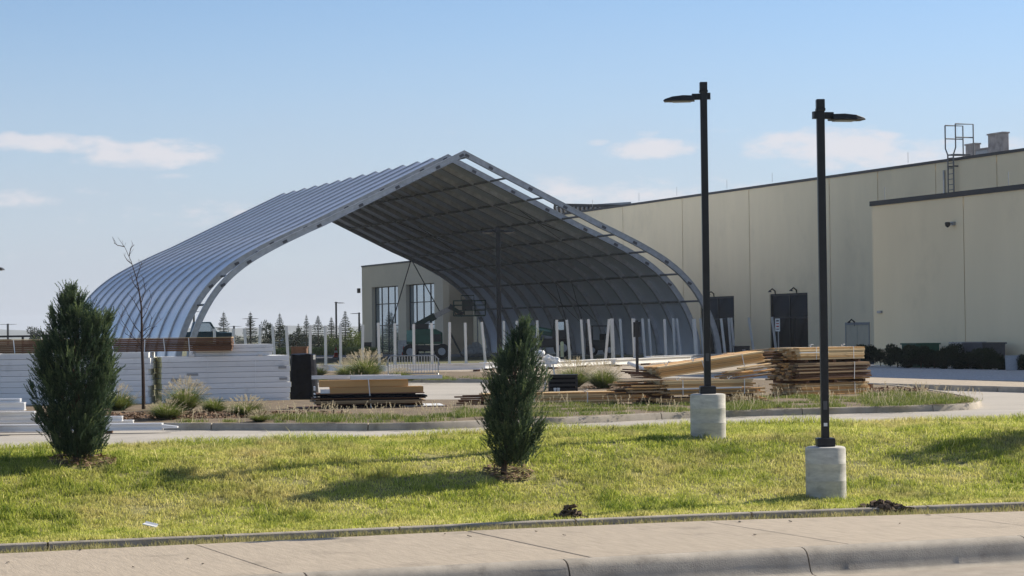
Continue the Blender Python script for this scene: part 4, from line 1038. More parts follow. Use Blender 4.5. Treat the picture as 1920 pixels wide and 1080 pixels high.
# ------------------------------------------------------------------ spruces and bushes beyond the yard
def spruce_mesh(seed, H=6.0, R=1.5):
    rng = np.random.default_rng(seed); P, D, Ln, T = [], [], [], []
    z = .25
    while z < H - .1:
        r = R * (1 - z / H) ** 1.05 * rng.uniform(.75, 1.15) + .04; nb = max(5, int(13 * (1 - .4 * z / H))); a0 = rng.uniform(0, 6.28)
        for k in range(nb):
            a = a0 + 2 * math.pi * k / nb + rng.normal() * .15; rr = r * rng.uniform(.7, 1.15); tn = rng.uniform(0, .6)
            for j in range(16):
                f = (j + 1) / 16; x = rr * f; zz = z - .10 * rr * math.sin(f * 2.4) + .22 * rr * f * f * (1.3 if z > H * .6 else .5)
                for q in range(2):
                    P.append((x * math.cos(a), x * math.sin(a), zz)); D.append((math.cos(a) * .75 + rng.normal() * .45, math.sin(a) * .75 + rng.normal() * .45, .12 + rng.normal() * .22)); Ln.append(rng.uniform(.14, .30) * (1 - .62 * z / H)); T.append(np.clip(tn + .3 * f, 0, 1))
        z += rng.uniform(.22, .36) * (1 - .35 * z / H)
    P.append((0, 0, H - .3)); D.append((0, 0, 1)); Ln.append(.5); T.append(.5)
    V, F = tri_needles(np.array(P), unit(np.array(D)), np.array(Ln), np.full(len(P), .09), rng); o = npmesh('crown', V, F, 'spruce', np.repeat(np.array(T), 3)); me = o.data; bpy.data.objects.remove(o); return me
SPR = [spruce_mesh(1, 6, 2.1), spruce_mesh(2, 6, 1.8), spruce_mesh(3, 6, 2.3)]
spr_trunk = MB().tube([(0, 0, -.3), (0, 0, 5.7)], [.14, .02], 6).mesh('trunk')
def spruce(px, yt, yb, Y, label, var=0, ws=1.0):
    a = atY(px, yb, Y); h = atY(px, yt, Y).z - a.z; t = thing('spruce_tree', a, label, 'tree', 'spruces beyond the yard', random.uniform(0, 6)); s = h / 6; t.scale = (s * ws, s * ws, s)
    put('crown', SPR[var], 'spruce', t, (0, 0, 0)); put('trunk', spr_trunk, 'bark', t, (0, 0, 0))
spruce(376, 598, 652, 250, 'spruce half hidden behind the left foot of the shelter', 2, 1.2)
spruce(420, 585, 655, 245, 'lone spruce in the gap above the brown timber bundle', 0, 1.15)
spruce(470, 585, 660, 245, 'slim spruce with a double lamp behind it', 1, 1.15)
spruce(525, 587, 664, 240, 'spruce standing right above the top white panels', 0, .95)
spruce(575, 590, 662, 250, 'thin pointed spruce left of the twin spruces', 1, .85)
spruce(597, 592, 662, 245, 'broad spruce next to the thin pointed one', 2, 1.1)
spruce(622, 594, 662, 248, 'spruce directly left of the single-headed lamp post', 1, 1.1)
spruce(648, 582, 662, 240, 'tallest spruce right of the single-headed lamp post', 0, 1.0)
spruce(560, 606, 660, 270, 'small spruce in the dark bushes', 1, 1.0)
spruce(676, 605, 662, 262, 'spruce cut by the far building edge', 1, 1.0)
def leafball_mesh(seed, n=1500, lobes=7, mat='leaf'):
    rng = np.random.default_rng(seed); C = rng.normal(size=(lobes, 3)) * np.array([.45, .45, .28]); C[:, 2] += .62; R = rng.uniform(.28, .5, lobes)
    k = rng.integers(0, lobes, n); d = unit(rng.normal(size=(n, 3))); P = C[k] + d * (R[k] * rng.uniform(.5, 1.08, n))[:, None]; P[:, 2] = (P[:, 2] - P[:, 2].min()) / (P[:, 2].max() - P[:, 2].min()) * 1.2
    nd = unit(d + rng.normal(size=(n, 3)) * .8); V, F = tri_needles(P, nd, rng.uniform(.07, .15, n), rng.uniform(.05, .1, n), rng)
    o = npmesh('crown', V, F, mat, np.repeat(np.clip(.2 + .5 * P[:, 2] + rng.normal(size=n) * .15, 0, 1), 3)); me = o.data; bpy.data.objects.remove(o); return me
LB = [leafball_mesh(1), leafball_mesh(2), leafball_mesh(3, 1700, 9)]
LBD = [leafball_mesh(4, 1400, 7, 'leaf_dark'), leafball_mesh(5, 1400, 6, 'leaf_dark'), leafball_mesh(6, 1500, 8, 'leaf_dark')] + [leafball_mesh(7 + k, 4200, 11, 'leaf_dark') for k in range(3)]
bush_trunk = MB().tube([(0, 0, -.1), (.02, 0, .3), (0, .02, .7)], [.05, .04, .02], 5).mesh('trunk')
def bush(px, yt, yb, wpx, Y, label, dark=False, var=0, name='leafy_tree', cat='tree', group='leafy trees beyond the yard'):
    a = atY(px, yb, Y); h = atY(px, yt, Y).z - a.z; t = thing(name, a, label, cat, group, random.uniform(0, 6)); w = wpx / (FPX / Y) / 1.6; t.scale = (w, w, h / 1.2)
    put('crown', (LBD if dark else LB)[var], 'leaf', t, (0, 0, 0)); put('trunk', bush_trunk, 'bark', t, (0, 0, 0)); return t
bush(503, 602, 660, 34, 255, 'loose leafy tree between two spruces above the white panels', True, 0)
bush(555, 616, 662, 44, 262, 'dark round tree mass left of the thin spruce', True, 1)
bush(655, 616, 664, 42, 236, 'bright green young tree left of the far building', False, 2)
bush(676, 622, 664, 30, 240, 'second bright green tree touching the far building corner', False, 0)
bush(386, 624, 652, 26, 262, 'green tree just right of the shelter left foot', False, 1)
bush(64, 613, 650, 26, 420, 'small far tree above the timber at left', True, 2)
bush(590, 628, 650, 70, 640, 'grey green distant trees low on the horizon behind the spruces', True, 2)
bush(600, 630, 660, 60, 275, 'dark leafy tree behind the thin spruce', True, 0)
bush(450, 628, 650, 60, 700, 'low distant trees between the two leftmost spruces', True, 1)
def hedge():
    rng = np.random.default_rng(31); P = []
    for _ in range(900):
        px = rng.uniform(515, 690); p = atY(px, 0, 214 + rng.uniform(0, 3)); nb = 26; q = rng.normal(size=(nb, 2)) * .35; P.append(np.stack([p.x + q[:, 0], p.y + q[:, 1], np.full(nb, .42)], 1))
    P = np.concatenate(P); n = len(P); V, F, T = blades(P, rng.uniform(.4, .95, n), rng.uniform(.03, .06, n), rng.uniform(.2, .9, n), np.clip(.5 + rng.normal(size=n) * .25, 0, 1), rng)
    tag(npmesh('meadow_grass', V, F, 'tuft_blade', T), 'band of tall pale grass at the foot of the spruces', 'grass', kind='stuff')
hedge()
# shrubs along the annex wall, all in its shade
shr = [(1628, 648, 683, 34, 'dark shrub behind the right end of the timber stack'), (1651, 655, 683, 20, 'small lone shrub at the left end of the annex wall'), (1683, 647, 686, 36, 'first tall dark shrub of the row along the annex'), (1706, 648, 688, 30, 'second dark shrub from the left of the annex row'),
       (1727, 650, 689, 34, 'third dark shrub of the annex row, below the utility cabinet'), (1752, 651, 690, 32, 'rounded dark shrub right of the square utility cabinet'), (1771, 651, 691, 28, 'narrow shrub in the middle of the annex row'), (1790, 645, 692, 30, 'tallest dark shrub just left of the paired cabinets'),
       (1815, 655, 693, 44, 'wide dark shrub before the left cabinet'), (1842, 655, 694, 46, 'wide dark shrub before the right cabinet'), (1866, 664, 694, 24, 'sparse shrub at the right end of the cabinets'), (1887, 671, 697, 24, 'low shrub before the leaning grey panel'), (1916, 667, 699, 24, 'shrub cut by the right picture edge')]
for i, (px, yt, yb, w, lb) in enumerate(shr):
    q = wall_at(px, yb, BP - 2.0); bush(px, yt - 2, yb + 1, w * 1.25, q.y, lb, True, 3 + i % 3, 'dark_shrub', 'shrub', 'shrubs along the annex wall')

# ================================================================== TIMBER, PANELS, BEAMS
ORD = ['first', 'second', 'third', 'fourth', 'fifth', 'sixth', 'seventh', 'eighth', 'ninth', 'tenth', 'eleventh', 'twelfth', 'thirteenth', 'fourteenth', 'fifteenth', 'sixteenth', 'seventeenth', 'eighteenth', 'nineteenth', 'twentieth']
def strap(t, x, y0, y1, z0, z1, w=.022, mat='strap', slack=0.0, name='strap'):
    e = .006; m = MB()
    m.obox((x - w / 2, y0 - e, z0), (w, 0, 0), (0, e - .001, 0), (slack, 0, z1 - z0 + e))
    m.obox((x - w / 2 + slack, y0 - e, z1 + .001), (w, 0, 0), (0, y1 - y0 + 2 * e, 0), (0, 0, e - .002))
    m.build(name, mat, t)
def loop_end(t, x, y, z, s=.07):
    m = MB(); a = random.uniform(-.4, .4); m.tube([(x, y, z), (x + s * .5 + a * s, y, z + s * .9), (x + s * 1.2, y, z + s * .8)], .009, 5); m.tube([(x - .01, y, z), (x - s * .5, y, z + s * .8)], .009, 5); m.build('strap_end', 'strap', t)
def tier(t, x0, L, y0, W, z0, rows, pw=.14, ph=.038, mats=('wood',), jx=.05, jy=.01, sag=.0, lv=.0, rng=random, warp=.0):
    cols_ = int(W / (pw + .004))
    for r in range(rows):
        for c in range(cols_):
            l = L * (1 - lv * rng.random()); xo = x0 + rng.uniform(-jx, jx) + (L - l) * rng.random()
            z = z0 + r * (ph + .004) + ph / 2; y = y0 + c * (pw + .004) + pw / 2 + rng.uniform(-jy, jy)
            brick('plank', rng.choice(mats), t, (xo + l / 2, y, z), (l, pw - rng.uniform(.002, .012), ph - rng.uniform(.0, .004)), rng.uniform(-warp, warp), 0, rng.uniform(-warp, warp) * .3)
    return z0 + rows * (ph + .004)
def bearers(t, xs, y0, W, z0, h=.085, mat='wood_weathered'):
    for x in xs: brick('bearer', mat, t, (x, y0 + W / 2, z0 + h / 2), (.09, W, h))
rg = random.Random(3)
# tall three-tier stack
p = atz(1503, 744, IZ + .02)
t = thing('lumber_stack', p, 'tallest timber stack of three strapped tiers, behind the right lamp post', 'timber stack', 'timber stacks', rad(40))
zz = 0.02; bearers(t, (.3, 1.2, 2.2), 0, 1.15, -.04, .06)
zz = tier(t, 0, 2.45, 0, 1.15, zz, 7, mats=('wood', 'wood', 'wood_pale', 'wood_weathered'), jx=.07, jy=.02, rng=rg, warp=.006)
bearers(t, (.25, 1.25, 2.3), .02, 1.1, zz + .001, .07, 'wood_brown'); strap(t, 1.9, -.02, 1.15, .02, zz); zz += .075
zz = tier(t, -.15, 2.6, -.03, 1.15, zz, 10, mats=('wood_weathered', 'wood_weathered', 'wood', 'wood_brown'), jx=.09, jy=.03, rng=rg, warp=.012)
strap(t, .75, -.05, 1.15, zz - .42, zz, slack=-.02); strap(t, 1.85, -.05, 1.15, zz - .42, zz, slack=.02)
bearers(t, (.2, 1.2, 2.1), .0, 1.1, zz + .001, .07, 'wood_brown'); zz += .075
z3 = zz; zz = tier(t, -.05, 2.4, -.02, 1.15, zz, 7, mats=('wood_pale', 'wood_pale', 'wood'), jx=.06, jy=.01, rng=rg, lv=.05)
strap(t, .5, -.04, 1.15, z3, zz); strap(t, 1.85, -.04, 1.15, z3, zz); loop_end(t, .35, .0, zz, .08); loop_end(t, 1.6, .1, zz, .07)
# loose boards poking out of its left end
for i in range(38):
    l = rg.uniform(.5, 1.3); y = rg.uniform(.35, 1.25); z = rg.choice((z3 - .02, z3, z3 + .06)) + rg.uniform(-.12, .2)
    brick('loose_board', rg.choice(('wood_brown', 'wood', 'wood_weathered', 'wood_brown')), t, (-.12 - l * .33 + rg.uniform(-.1, .15), y + .25, z), (l, .12, .028), rg.uniform(-.35, .35), 0, rg.uniform(-.06, .06))
brick('pale_board', 'white_paint', t, (.4, -.06, z3 + .17), (1.0, .04, .025))
brick('block', 'wood_brown', t, (2.62, .1, .12), (.1, .1, .24))
# middle stack with the tilted bundle on top
p = atz(1246, 760, IZ + .02)
t = thing('lumber_stack', p, 'sprawling timber stack behind the left lamp post footing, with a white strip', 'timber stack', 'timber stacks', rad(27))
zz = .0; zz = tier(t, -.15, 2.75, 0, 1.1, .02, 3, mats=('wood_brown', 'wood_weathered', 'wood'), jx=.18, jy=.03, rng=rg, warp=.01)
bearers(t, (.2, 1.3, 2.3), 0, 1.05, zz + .001, .06, 'wood_brown'); zz += .066; z2 = zz
zz = tier(t, .0, 2.55, -.02, 1.1, zz, 3, mats=('wood', 'wood_weathered'), jx=.14, jy=.02, rng=rg, lv=.08); brick('white_strip', 'white_paint', t, (1.0, -.055, zz + .012), (1.9, .05, .03))
zz = tier(t, .05, 2.3, -.01, 1.1, zz + .03, 4, mats=('wood', 'wood_pale'), jx=.06, jy=.01, rng=rg, lv=.04)
strap(t, .45, -.04, 1.1, z2, zz); strap(t, 2.05, -.04, 1.1, z2, zz); loop_end(t, .35, .02, zz); loop_end(t, 1.7, .05, zz)
for i in range(26):
    l = rg.uniform(.4, .9); brick('loose_board', rg.choice(('wood', 'wood_brown', 'wood_weathered')), t, (-.15 - l * .25 + rg.uniform(-.15, .1), rg.uniform(.1, 1.2), z2 + rg.uniform(.0, .3)), (l, .12, .03), rg.uniform(-.2, .2))
for i in range(9):
    l = rg.uniform(.8, 1.3); brick('loose_board', rg.choice(('wood', 'wood_weathered', 'wood_pale')), t, (2.3 + rg.uniform(-.2, .25), rg.uniform(.0, .8), zz + .03 + i * .035), (l, .13, .03), rg.uniform(-.15, .15), 0, -.10)
topz = zz
d = Matrix.Rotation(rad(27), 3, 'Z')
t2 = thing('lumber_bundle', p + d @ Vector((.05, .25, topz + .05)), 'tilted strapped bundle of long boards resting on the sprawling timber stack', 'timber bundle', 'timber bundles', rad(27)); t2.rotation_euler = (0, rad(-6.5), rad(27))
ztb = tier(t2, 0, 2.75, 0, .8, 0, 6, mats=('wood', 'wood', 'wood_pale'), jx=.03, rng=rg); strap(t2, 1.15, -.02, .8, 0, ztb, slack=-.05); strap(t2, 2.2, -.02, .8, -.1, ztb, slack=-.04); loop_end(t2, .2, .02, ztb, .1); loop_end(t2, .9, .02, ztb, .09)
for i in range(6): brick('loose_board', 'wood_brown', t2, (-.25 + rg.uniform(-.1, .1), .1 + i * .1, .05 + .03 * i), (.7, .12, .028), rg.uniform(-.1, .1), 0, .18)
# yellow planks behind the middle juniper
p = atz(912, 762, IZ); q = atz(1166, 753, IZ); L = (q - p).length
t = thing('lumber_bundle', p, 'low bundle of yellow planks lying behind the middle juniper', 'timber bundle', 'timber bundles', math.atan2(q.y - p.y, q.x - p.x) * .4)
zt = tier(t, 0, L, 0, .75, .02, 6, mats=('wood', 'wood', 'wood_pale'), jx=.05, rng=rg, ph=.04); strap(t, 1.1, -.02, .75, 0, zt); strap(t, 2.35, -.02, .75, 0, zt); loop_end(t, 2.3, .01, zt, .06)
for i in range(7): brick('loose_board', 'wood_brown', t, (-.25, .05 + (i % 3) * .2, .04 + .034 * i), (.55 + .2 * (i % 2), .13, .032), 0)
brick('bearer', 'wood_pale', t, (L + .15, .4, .05), (.5, .1, .08))
# stack with dark sheets, two yellow beams
p = atz(622, 780, LZ); t = thing('timber_stack', p, 'stack of dark boards and two yellow beams strapped on a wide brown platform', 'timber stack', 'timber stacks', rad(7))
brick('platform', 'wood_brown', t, (1.0, .75, .095), (3.1, 1.5, .17)); brick('white_sheet', 'white_paint', t, (2.05, .75, .188), (.9, 1.4, .012))
brick('end_board', 'wood_brown', t, (-.62, .5, .12), (.5, .9, .13), .15)
z = .205
for i in range(9):
    h = rg.choice((.018, .025, .035)); brick('board', rg.choice(('wood_brown', 'wood_weathered', 'tarp_black', 'wood_brown')), t, (.85 + rg.uniform(-.12, .12), .5 + rg.uniform(-.1, .1), z + h / 2), (2.2 + rg.uniform(-.25, .35), 1.0, h), rg.uniform(-.03, .03)); z += h + .004
brick('beam', 'wood', t, (1.0, .14, z + .065), (2.05, .14, .125)); brick('beam', 'wood', t, (1.0, .5, z + .065), (2.05, .14, .125)); brick('white_block', 'foam_white', t, (-.13, .3, z + .045), (.2, .4, .09)); z += .135
brick('beam', 'wood', t, (.72, .2, z + .075), (1.95, .15, .145)); brick('beam', 'wood', t, (.72, .62, z + .075), (1.95, .15, .145)); z += .152
strap(t, .88, .0, .9, .0, z, slack=-.07)
for zz_ in (.3, .45, .6): brick('rail_end', 'aluminium', t, (-.36, .3, zz_), (.03, .5, .09))
for x0, x1, yy, zz_, lb in ((-.42, 1.55, .28, .055, 'longer aluminium channel lying behind on the beams'), (.42, 2.45, .05, .035, 'aluminium channel overhanging the yellow beams to the right')):
    r = Matrix.Rotation(rad(7), 3, 'Z'); c = thing('aluminium_channel', p + r @ Vector((x0, yy, z + zz_ - .03)), lb, 'metal channel', 'aluminium channels', rad(7) + .02)
    L = x1 - x0; brick('web', 'aluminium', c, (L / 2, .05, .006), (L, .1, .01)); brick('flange', 'aluminium', c, (L / 2, .0, .04), (L, .008, .08)); brick('flange', 'aluminium', c, (L / 2, .1, .04), (L, .008, .08)); brick('end_cap', 'black_metal', c, (.01, .05, .04), (.012, .085, .06))
# white insulation panels
def panel_stack(p, rz, L, W, n, th, label, first=.1, gaps=True, offs=.010, core=True, straps_=(.35, .72)):
    t = thing('panel_stack', p, label, 'panel stack', 'stacks of white panels', rz); z = first
    if first:
        for x in (.25, L * .5, L - .3): brick('bearer', 'wood_brown', t, (x, W / 2, first / 2), (.12, W - .1, first - .004))
    for i in range(n):
        dx = rg.uniform(-offs, offs); l = L * rg.uniform(.985, 1.0); h = th - .008
        pn = brick('panel', 'foam_white', t, (dx + l / 2, W / 2 + rg.uniform(-.012, .012), z + h / 2), (l, W, h))
        if core:
            brick('core_end', 'foam_core', t, (dx - .003, W / 2, z + h / 2), (.006, W * .985, h * .94)); brick('core_end', 'foam_core', t, (dx + l + .003, W / 2, z + h / 2), (.006, W * .985, h * .94))
        z += th
    for f in straps_: strap(t, L * f, -.02, W, first, z, .012, 'foam_white')
    return t, z
pB = atz(304, 768, LZ)
tB, zB = panel_stack(pB, rad(19), 3.22, 1.15, 9, .133, 'white panel stack with pale yellow ends beside the bare tree', .09)
for x, z_, w_ in ((.75, .84, .28), (.35, .72, .25), (3.0, .98, .2), (3.02, .70, .2), (.8, .58, .3)): brick('label_patch', 'grey_steel', tB, (x, -.018, z_), (w_, .004, .06))
for x in (.75, 2.45): brick('wrap_knot', 'white_paint', tB, (x, .02, zB + .02), (.1, .08, .05))
r11 = Matrix.Rotation(rad(19), 3, 'Z')
tC, zC = panel_stack(pB + r11 @ Vector((.86, .10, zB)), rad(17), 1.93, 1.0, 3, .095, 'three short white panels lying on top of the yellow-ended stack', 0.0, core=False, straps_=(.35,))
pA = atz(-160, 776, LZ); pA.y += .2
tA, zA = panel_stack(Vector((pA.x, 52.9, LZ)), rad(2.0), atz(281, 770, LZ).x - pA.x + .0, 1.2, 10, .136, 'long white panel stack behind the broad juniper at the left edge', .05, core=False)
# brown timber on the panels
pb0 = Vector((pA.x + .9, 53.5, LZ + zA + .004)); Lb = atY(436, 645, 53.9).x - pb0.x
t = thing('lumber_bundle', pb0, 'long dark brown strapped timber bundle on top of the white panels', 'timber bundle', 'timber bundles', rad(2)); zt = tier(t, 0, Lb, 0, .6, .0, 7, mats=('wood_brown',), jx=.02, rng=rg, ph=.042)
for x in (1.3, 2.5, 3.7, 4.45, 4.95, 5.55):
    if x < Lb - .2: strap(t, x, -.02, .6, 0, zt, slack=rg.uniform(-.06, .02))
brick('top_sheet', 'wood_pale', t, (Lb / 2, .3, zt + .008), (Lb, .6, .012))
# black steel frame beyond it at the left edge
b = Vector((atY(-60, 640, 56).x, 56, LZ)); t = thing('steel_railing', b, 'black steel railing frame showing above the timber at the left edge', 'railing'); zt = atY(40, 630.5, 56).z - LZ
for x in (0.2, 1.40, 2.02): brick('upright', 'black_metal', t, (x, 0, zt / 2), (.05, .05, zt))
brick('top_rail', 'black_metal', t, (1.0, 0, zt), (2.1, .06, .05)); brick('lower_rail', 'black_metal', t, (.55, .05, zt - .1), (1.1, .05, .06)); brick('lower_rail', 'black_metal', t, (1.7, .05, zt - .22), (.62, .05, .05)); brick('lower_rail', 'black_metal', t, (1.0, .05, .5), (2.1, .05, .05))
# black wrapped pallet
def tarp():
    p = atz(566, 757, LZ); t = thing('wrapped_pallet', p, 'tall pallet wrapped in black plastic at the right end of the panels', 'pallet'); rng = random.Random(8); m = MB(); lv = 12; nk = 28; H = 1.27
    for i in range(lv + 1):
        f = i / lv; hw, hd = lerp(.37, .30, f), lerp(.55, .5, f)
        for k in range(nk):
            a = 2 * math.pi * k / nk; ca, sa_ = math.cos(a), math.sin(a); q = max(abs(ca), abs(sa_)); x, y = ca / q, sa_ / q; r = (abs(ca) ** 8 + abs(sa_) ** 8) ** (-1 / 8)
            wob = 1 + .025 * mnoise.noise(Vector((ca * 3, sa_ * 3, f * 4))) + .02 * mnoise.noise(Vector((ca * 9, sa_ * 9, f * 3)))
            m.v.append((ca * r * hw * wob, .5 + sa_ * r * hd * wob, f * H + (.03 * mnoise.noise(Vector((ca * 3, sa_ * 3, 9))) if i == lv else 0)))
    for i in range(lv):
        for k in range(nk): k2 = (k + 1) % nk; m.f.append((i * nk + k, i * nk + k2, (i + 1) * nk + k2, (i + 1) * nk + k))
    b = len(m.v); m.v.append((0, .5, H + .03))
    for k in range(nk): m.f.append((lv * nk + k, lv * nk + (k + 1) % nk, b))
    m.build('plastic_wrap', 'tarp_black', t, smooth=True); brick('pallet_board', 'wood_pale', t, (-.05, .5, .03), (1.3, 1.2, .05)); brick('wrap_tail', 'white_paint', t, (.33, .02, 1.2), (.05, .03, .12))
tarp()
b = Vector((atY(562, 660, 66).x, 66, LZ)); t = thing('wooden_crate', b, 'dark brown crate rising behind the black wrapped pallet', 'crate'); h = atY(562, 650, 66).z - LZ
brick('side', 'wood_brown', t, (.0, 0, h / 2), (.46, .5, h - .04)); brick('lid', 'wood_brown', t, (0, 0, h - .02), (.5, .54, .036)); brick('batten', 'wood_brown', t, (-.2, -.27, h / 2), (.06, .03, h - .05)); brick('batten', 'wood_brown', t, (.2, -.27, h / 2), (.06, .03, h - .05))
# aluminium beams lying on the drive at the left
def beam(a, b, h, w, label, name='aluminium_beam', z=0.0, mat='aluminium', group='aluminium beams on the drive', nose=True, rnd=False):
    a, b = Vector(a), Vector(b); d = b - a; t = thing(name, Vector((a.x, a.y, a.z)), label, 'metal beam', group, math.atan2(d.y, d.x)); L = d.length
    t.rotation_euler = (0, -math.asin(d.z / L), math.atan2(d.y, d.x))
    brick('web', mat, t, (L / 2, 0, h / 2), (L, w * .55, h - .05)); brick('flange', mat, t, (L / 2, 0, .012), (L, w, .024)); brick('flange', mat, t, (L / 2, 0, h - .012), (L, w, .024))
    if rnd: MB().tube([(0, 0, h / 2), (L, 0, h / 2)], h * .45, 10).build('keder_tube', mat, t, smooth=True)
    if nose:
        m = MB(); m.prism([(L, -w / 2, .03), (L + .28, -w * .3, .035), (L + .28, -w * .3, h * .5), (L, -w / 2, h - .03)], (0, w * .8, 0)); m.build('splice', mat, t); brick('bolt', 'grey_steel', t, (L - 1.0, 0, h + .02), (.05, .05, .04))
    return t
def gp(px, py, z): return atz(px, py, z)
e = gp(305, 809, LZ + .02); beam((e.x - 6.2, e.y + .0, LZ + .05), (e.x, e.y, LZ + .05), .13, .22, 'longest aluminium beam in the pile, its tapered end on the drive by the kerb', rnd=True)
for i, x in enumerate((-1.0, -3.5)): o = brick('bearer', 'wood_brown', None, (e.x + x, e.y, LZ + .025), (.09, .35, .046)); o.name = 'timber_bearer'; tag(o, ('right', 'left')[i] + ' timber bearer under the longest aluminium beam at far left', 'bearer', 'bearers under the beams')
e2 = gp(246, 801, LZ + .06); beam((e2.x - 5.5, e2.y + .25, LZ + .05), (e2.x, e2.y + .25, LZ + .05), .14, .2, 'second aluminium beam behind the longest, its end hidden by the broad juniper', nose=False)
beam((e2.x - 5.6, e2.y - .08, LZ + .18), (e2.x - .15, e2.y - .08, LZ + .18), .10, .18, 'aluminium beam lying on the two lowest ones at the left edge', nose=False)
e3 = gp(62, 790, LZ + .25); beam((e3.x - 4.5, e3.y + .2, LZ + .31), (e3.x, e3.y + .2, LZ + .31), .12, .2, 'round-edged aluminium beam second from the top of the left pile', nose=False, rnd=True)
e4 = gp(38, 772, LZ + .45); beam((e4.x - 4.5, e4.y + .4, LZ + .46), (e4.x, e4.y + .4, LZ + .46), .15, .2, 'wide aluminium channel with an open end on top of the left pile', nose=False)
beam((e4.x - 4.3, e4.y + .5, LZ + .62), (e4.x - .1, e4.y + .5, LZ + .62), .06, .16, 'thin topmost aluminium strip of the left pile', nose=False)
brick('support', 'wood_brown', None, (e4.x - .9, e4.y + .3, LZ + .20), (.1, .5, .40)); o = COL.objects[-1]; o.name = 'timber_support'; tag(o, 'dark timber block propping the aluminium pile at the left edge', 'block')

# ------------------------------------------------------------------ upright posts and the long beams at their feet
PST = [((401.7, 616.7), (404, 692)), ((437.5, 616.7), (438.5, 692)), ((458, 616.7), (464, 691)), ((488, 612), (486, 690)), ((511, 612.5), (516, 690)), ((536.7, 611.7), (541, 690)), ((581.7, 610), (581.7, 689)), ((610, 611), (611, 687)), ((638, 610), (639, 686)),
       ((680.5, 609), (679.5, 685)), ((709, 605.5), (711.5, 685)), ((740, 606.7), (741, 684)), ((775.5, 608), (776, 684)), ((809, 606), (810.5, 683)), ((843, 604.5), (842.7, 682)), ((872, 605.5), (874, 681)), ((903, 604), (910, 680)), ((944.5, 602), (945, 677)), ((969, 602), (969.5, 677)),
       ((1007, 601), (1009.5, 676)), ((1043.7, 600), (1046, 677)), ((1062.5, 600), (1068.7, 675)), ((1089.5, 599.5), (1094.5, 675)), ((1103, 598.7), (1110, 676)), ((1142, 598.7), (1135, 675)), ((1147, 597.5), (1150, 674)), ((1162.5, 598), (1167, 671)), ((1187.5, 597.5), (1191, 674)),
       ((1204.5, 597.5), (1209.5, 671)), ((1216, 598), (1221, 668)), ((1246, 598.7), (1249, 672.5)), ((1262, 597), (1265, 669)), ((1269, 597.5), (1276, 668)), ((1301, 598), (1306, 671)), ((1313, 597), (1319, 666)), ((1352, 597.5), (1360, 668)), ((1366, 596), (1371, 664)), ((1371, 596), (1377, 664)),
       ((1404, 595.5), (1414, 664)), ((1415.5, 595), (1421, 662)), ((1447.5, 594.5), (1456, 663)), ((1455, 594), (1461, 660)), ((1490, 593), (1500, 662))]
post_me = MB().box((0, 0, .5), (1, 1, 1)).mesh('upright')
NUM = ORD + ['twenty-' + o for o in ORD[:9]]
npst = len(PST)
for i, ((xt, yt), (xb, yb)) in enumerate(PST):
    b = atz(xb, yb, LZ + .01); tp = atY(xt, yt, b.y - .0); h = (tp - b).length
    wd = .125 if i not in (25, 27, 33) else .18
    lb = ('slim white upright metal post, %s from the left' % NUM[i]) if i < 22 else ('slim white upright metal post, %s from the right' % NUM[npst - 1 - i])
    t = thing('metal_post', b, lb, 'post', 'white posts in rows before the shelter'); t.rotation_euler = (b - tp).to_track_quat('-Z', 'Y').to_euler()
    q = (tp - b).normalized(); t.rotation_euler = (0, math.atan2(q.x, q.z), 0)
    put('upright', post_me, 'post_white', t, (0, 0, 0), rad(20), (wd, wd, h)); brick('cap', 'post_white', t, (0, 0, h + .006), (wd * 1.06, wd * 1.06, .012), rad(20)); brick('foot_plate', 'grey_steel', t, (0, 0, .01), (wd * 1.8, wd * 1.8, .02), rad(20))
def ground_beam(x0, y0, x1, y1, h, lb, w=.4, mat='aluminium', lift=.0):
    a, b = atz(x0, y0, LZ + .1 + lift), atz(x1, y1, LZ + .1 + lift); t = beam(a, b, h, w, lb, 'sill_beam', group='long beams at the feet of the posts', nose=False, mat=mat)
    L = (b - a).length
    for k in range(int(L / 4) + 1): brick('bearer', 'wood_brown', t, (min(L - .3, .5 + 4 * k), 0, -.05), (.14, w * 1.2, .098))
ground_beam(548, 694, 728, 696.5, .26, 'long pale beam behind the black pallet and far grass clumps')
ground_beam(729, 696, 905, 692.5, .28, 'long pale beam lying behind the crowd barrier')
ground_beam(906, 691, 1052, 685, .28, 'long pale beam passing behind the middle juniper tip')
ground_beam(1030, 688.5, 1180, 680, .26, 'bright beam behind the two big feathery clumps', mat='post_white')
ground_beam(1150, 684, 1292, 676.5, .26, 'bright beam behind the tilted bundle of boards', mat='post_white')
ground_beam(1215, 676, 1420, 669, .24, 'greyer beam running to the right behind the left lamp post')
a, b = atz(1178, 681, LZ + .35), atz(1216, 695, LZ + .03); t = thing('aluminium_tube', b, 'white tube sloping from the beams down to the ground', 'metal tube'); MB().tube([(0, 0, 0), a - b], .09, 8).build('tube', 'post_white', t, smooth=True); MB().tube([(0, 0, 0), (b - a) * .01], .1, 8).build('end_cap', 'grey_steel', t)

